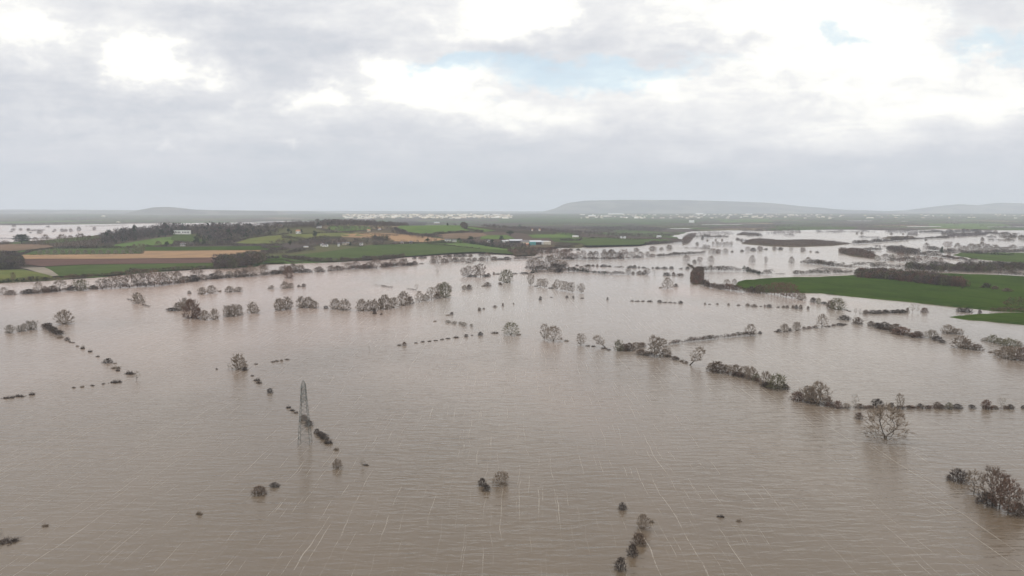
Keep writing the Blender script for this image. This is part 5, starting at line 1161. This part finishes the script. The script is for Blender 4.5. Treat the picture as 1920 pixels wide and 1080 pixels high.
def shed(x, y, w_, h, label, wall, roof, **k): return house(x, y, w_, h, label, wall, roof, 'farm_shed', 'shed', group='sheds of the riverside farm', chim=False, rows=1, door=True, win=False, dep=22, rz=.05, **k)
shed(967, 455.5, 24, 6, 'long pale grey farm shed with dark open side, leftmost', 'dark', 'steel')
shed(984, 456.5, 16, 5, 'dull brown-grey farm shed behind the long pale one', 'pale', 'slate')
shed(1004, 458.5, 22, 7, 'grey-roofed dark farm shed in the middle of the farm', 'dark', 'steel')
shed(998.5, 460, 12, 5.5, 'teal-clad shed at the front of the farm', 'teal', 'teal', flatroof=True)
shed(1020, 458.5, 20, 6, 'blue-grey roofed long shed at right of the farm', 'white', 'steel')
shed(1026, 459, 13, 5.5, 'pale stone coloured shed at the right end of the farm', 'pale', 'pale', flatroof=True)
shed(988, 460, 7, 3, 'low pinkish brick shed left of the teal shed', 'brick', 'tile')

# far towns: hundreds of buildings melting together
def town(name, x0, x1, y0, y1, n, label, tones, sz=(14, 40)):
    VV = []; Fs = []; CC = []
    for _ in range(n):
        x = rs.uniform(x0, x1); y = rs.uniform(y0, y1); d = ray(x, y); D = (100 - 62) * F / max(.8, (y - 397)); D = min(D, 13500); D = 8800 + (y1 - y) / (y1 - y0) * 4200
        wx = (x - 960) / F * D; zz_ = Z(wx, D); w_ = rs.uniform(*sz) * rs.choice([1, 1, 1, 2.4]); dd = rs.uniform(10, 30); h = rs.uniform(6, 11); i = len(VV); t = tones[rs.randint(len(tones))]
        r_ = h * 1.45
        VV += [(wx - w_ / 2, D, zz_ - 2), (wx + w_ / 2, D, zz_ - 2), (wx + w_ / 2, D + dd, zz_ - 2), (wx - w_ / 2, D + dd, zz_ - 2), (wx - w_ / 2, D, zz_ + h), (wx + w_ / 2, D, zz_ + h), (wx + w_ / 2, D + dd, zz_ + h), (wx - w_ / 2, D + dd, zz_ + h), (wx - w_ / 2, D + dd / 2, zz_ + r_), (wx + w_ / 2, D + dd / 2, zz_ + r_)]
        Fs += [(i, i + 1, i + 5, i + 4), (i + 1, i + 2, i + 6, i + 5), (i + 3, i, i + 4, i + 7), (i + 4, i + 5, i + 9, i + 8), (i + 7, i + 6, i + 9, i + 8), (i + 5, i + 6, i + 9), (i + 7, i + 4, i + 8)]
        CC += [(*t, 1)] * 10
    me = bpy.data.meshes.new(name); me.from_pydata(VV, [], Fs); ca = me.color_attributes.new('Col', 'FLOAT_COLOR', 'POINT'); ca.data.foreach_set('color', np.array(CC, dtype=np.float32).ravel())
    me.materials.append(M['town']); o = bpy.data.objects.new(name, me); COL.objects.link(o); tag(o, label, None, None, 'stuff')
M['town'] = vcmat('town_walls_and_roofs', .7)
PALE = [(.62, .52, .38), (.66, .6, .5), (.5, .4, .3), (.74, .70, .62), (.38, .32, .27)]
town('town', 645, 960, 399, 404, 420, 'sunlit cream coloured town on the horizon left of centre', PALE)
town('town', 1085, 1560, 400, 403.5, 150, 'pale town strung along the foot of the broad far hill', [(.5, .44, .36), (.62, .56, .46), (.4, .36, .32), (.75, .72, .66)], (14, 36))
town('town', 1560, 1925, 401, 404, 36, 'hazy villages below the far right hills', PALE)
for i, (x, y, wp, hp, lb) in enumerate([(883, 402.5, 3, 3, 'white tower-like block in the far sunlit town'), (875, 403.5, 3, 2.5, 'small white block left of the tower-like block'), (933, 403.8, 10, 2.2, 'long bright white warehouse at right of the far sunlit town'), (912, 404.5, 9, 2, 'pale warehouse left of the long bright one'),
        (1110, 406.5, 14, 3, 'white hall in front of the pale far town'), (1155, 402.5, 30, 2.2, 'very long white warehouse below the broad far hill'), (1312, 402.5, 14, 2.8, 'bright white warehouse pair in the middle of the far town'), (1405, 402.5, 12, 2, 'pale warehouse at the right part of the far town'), (1485, 404, 8, 2, 'small bright hall at the right end of the far town'),
        (193, 406.5, 5, 2.5, 'tiny white house in the hazy plain at far left'), (220, 417.5, 4, 2, 'tiny pale house beside the far left flood shore')]):
    house(x, y, wp, hp, lb, 'pale', 'pale' if wp < 9 else 'wsteel', 'warehouse' if wp > 6 else 'house', 'warehouse' if wp > 6 else 'house', group='bright buildings near the horizon', chim=False, door=False, win=False, dep=30)

# birds' nests in the thin trees
def nest(x, y, z):
    p = W0(x, y); G = Geo(); random.seed(int(x))
    for _ in range(70):
        v = Vector((random.gauss(0, 1), random.gauss(0, 1), random.gauss(0, .8))).normalized() * random.uniform(.5, 1) * 1.0
        G.twig(v, v + Vector((random.gauss(0, 1), random.gauss(0, 1), random.gauss(0, 1))).normalized() * .9, .16)
    o = mesh('nest', G.V, G.F, BK['dark']); o.location = (p.x, p.y, z); return o
tag(nest(1071.5, 548.5, 7.5), 'round dark clump of twigs in the fourth tree of the right thin row', 'nest', 'dark clumps in the thin tree row')
tag(nest(1087.5, 549.5, 5), 'round dark clump of twigs in the rightmost tree of the thin row', 'nest', 'dark clumps in the thin tree row')

# ================================================================== HAZE
hm = bpy.data.materials.new('haze_air'); hm.use_nodes = True; hm.node_tree.nodes.clear(); g = NT(hm.node_tree)
ho = g.new('ShaderNodeOutputMaterial'); hv = g.new('ShaderNodeVolumePrincipled')
hv.inputs['Color'].default_value = (.79, .855, .955, 1); hv.inputs['Density'].default_value = HAZE; hv.inputs['Anisotropy'].default_value = 0.0
hv.inputs['Density Attribute'].default_value = ''
g.l.new(hv.outputs[0], ho.inputs['Volume'])
G = Geo(); boxg(G, -24500, 24500, -1500, 22500, -8, 480); G.F.append((3, 2, 1, 0))
hz = mesh('haze', G.V, G.F, hm); hz['kind'] = 'stuff'; hz['label'] = 'thin pale haze over the flooded plain'
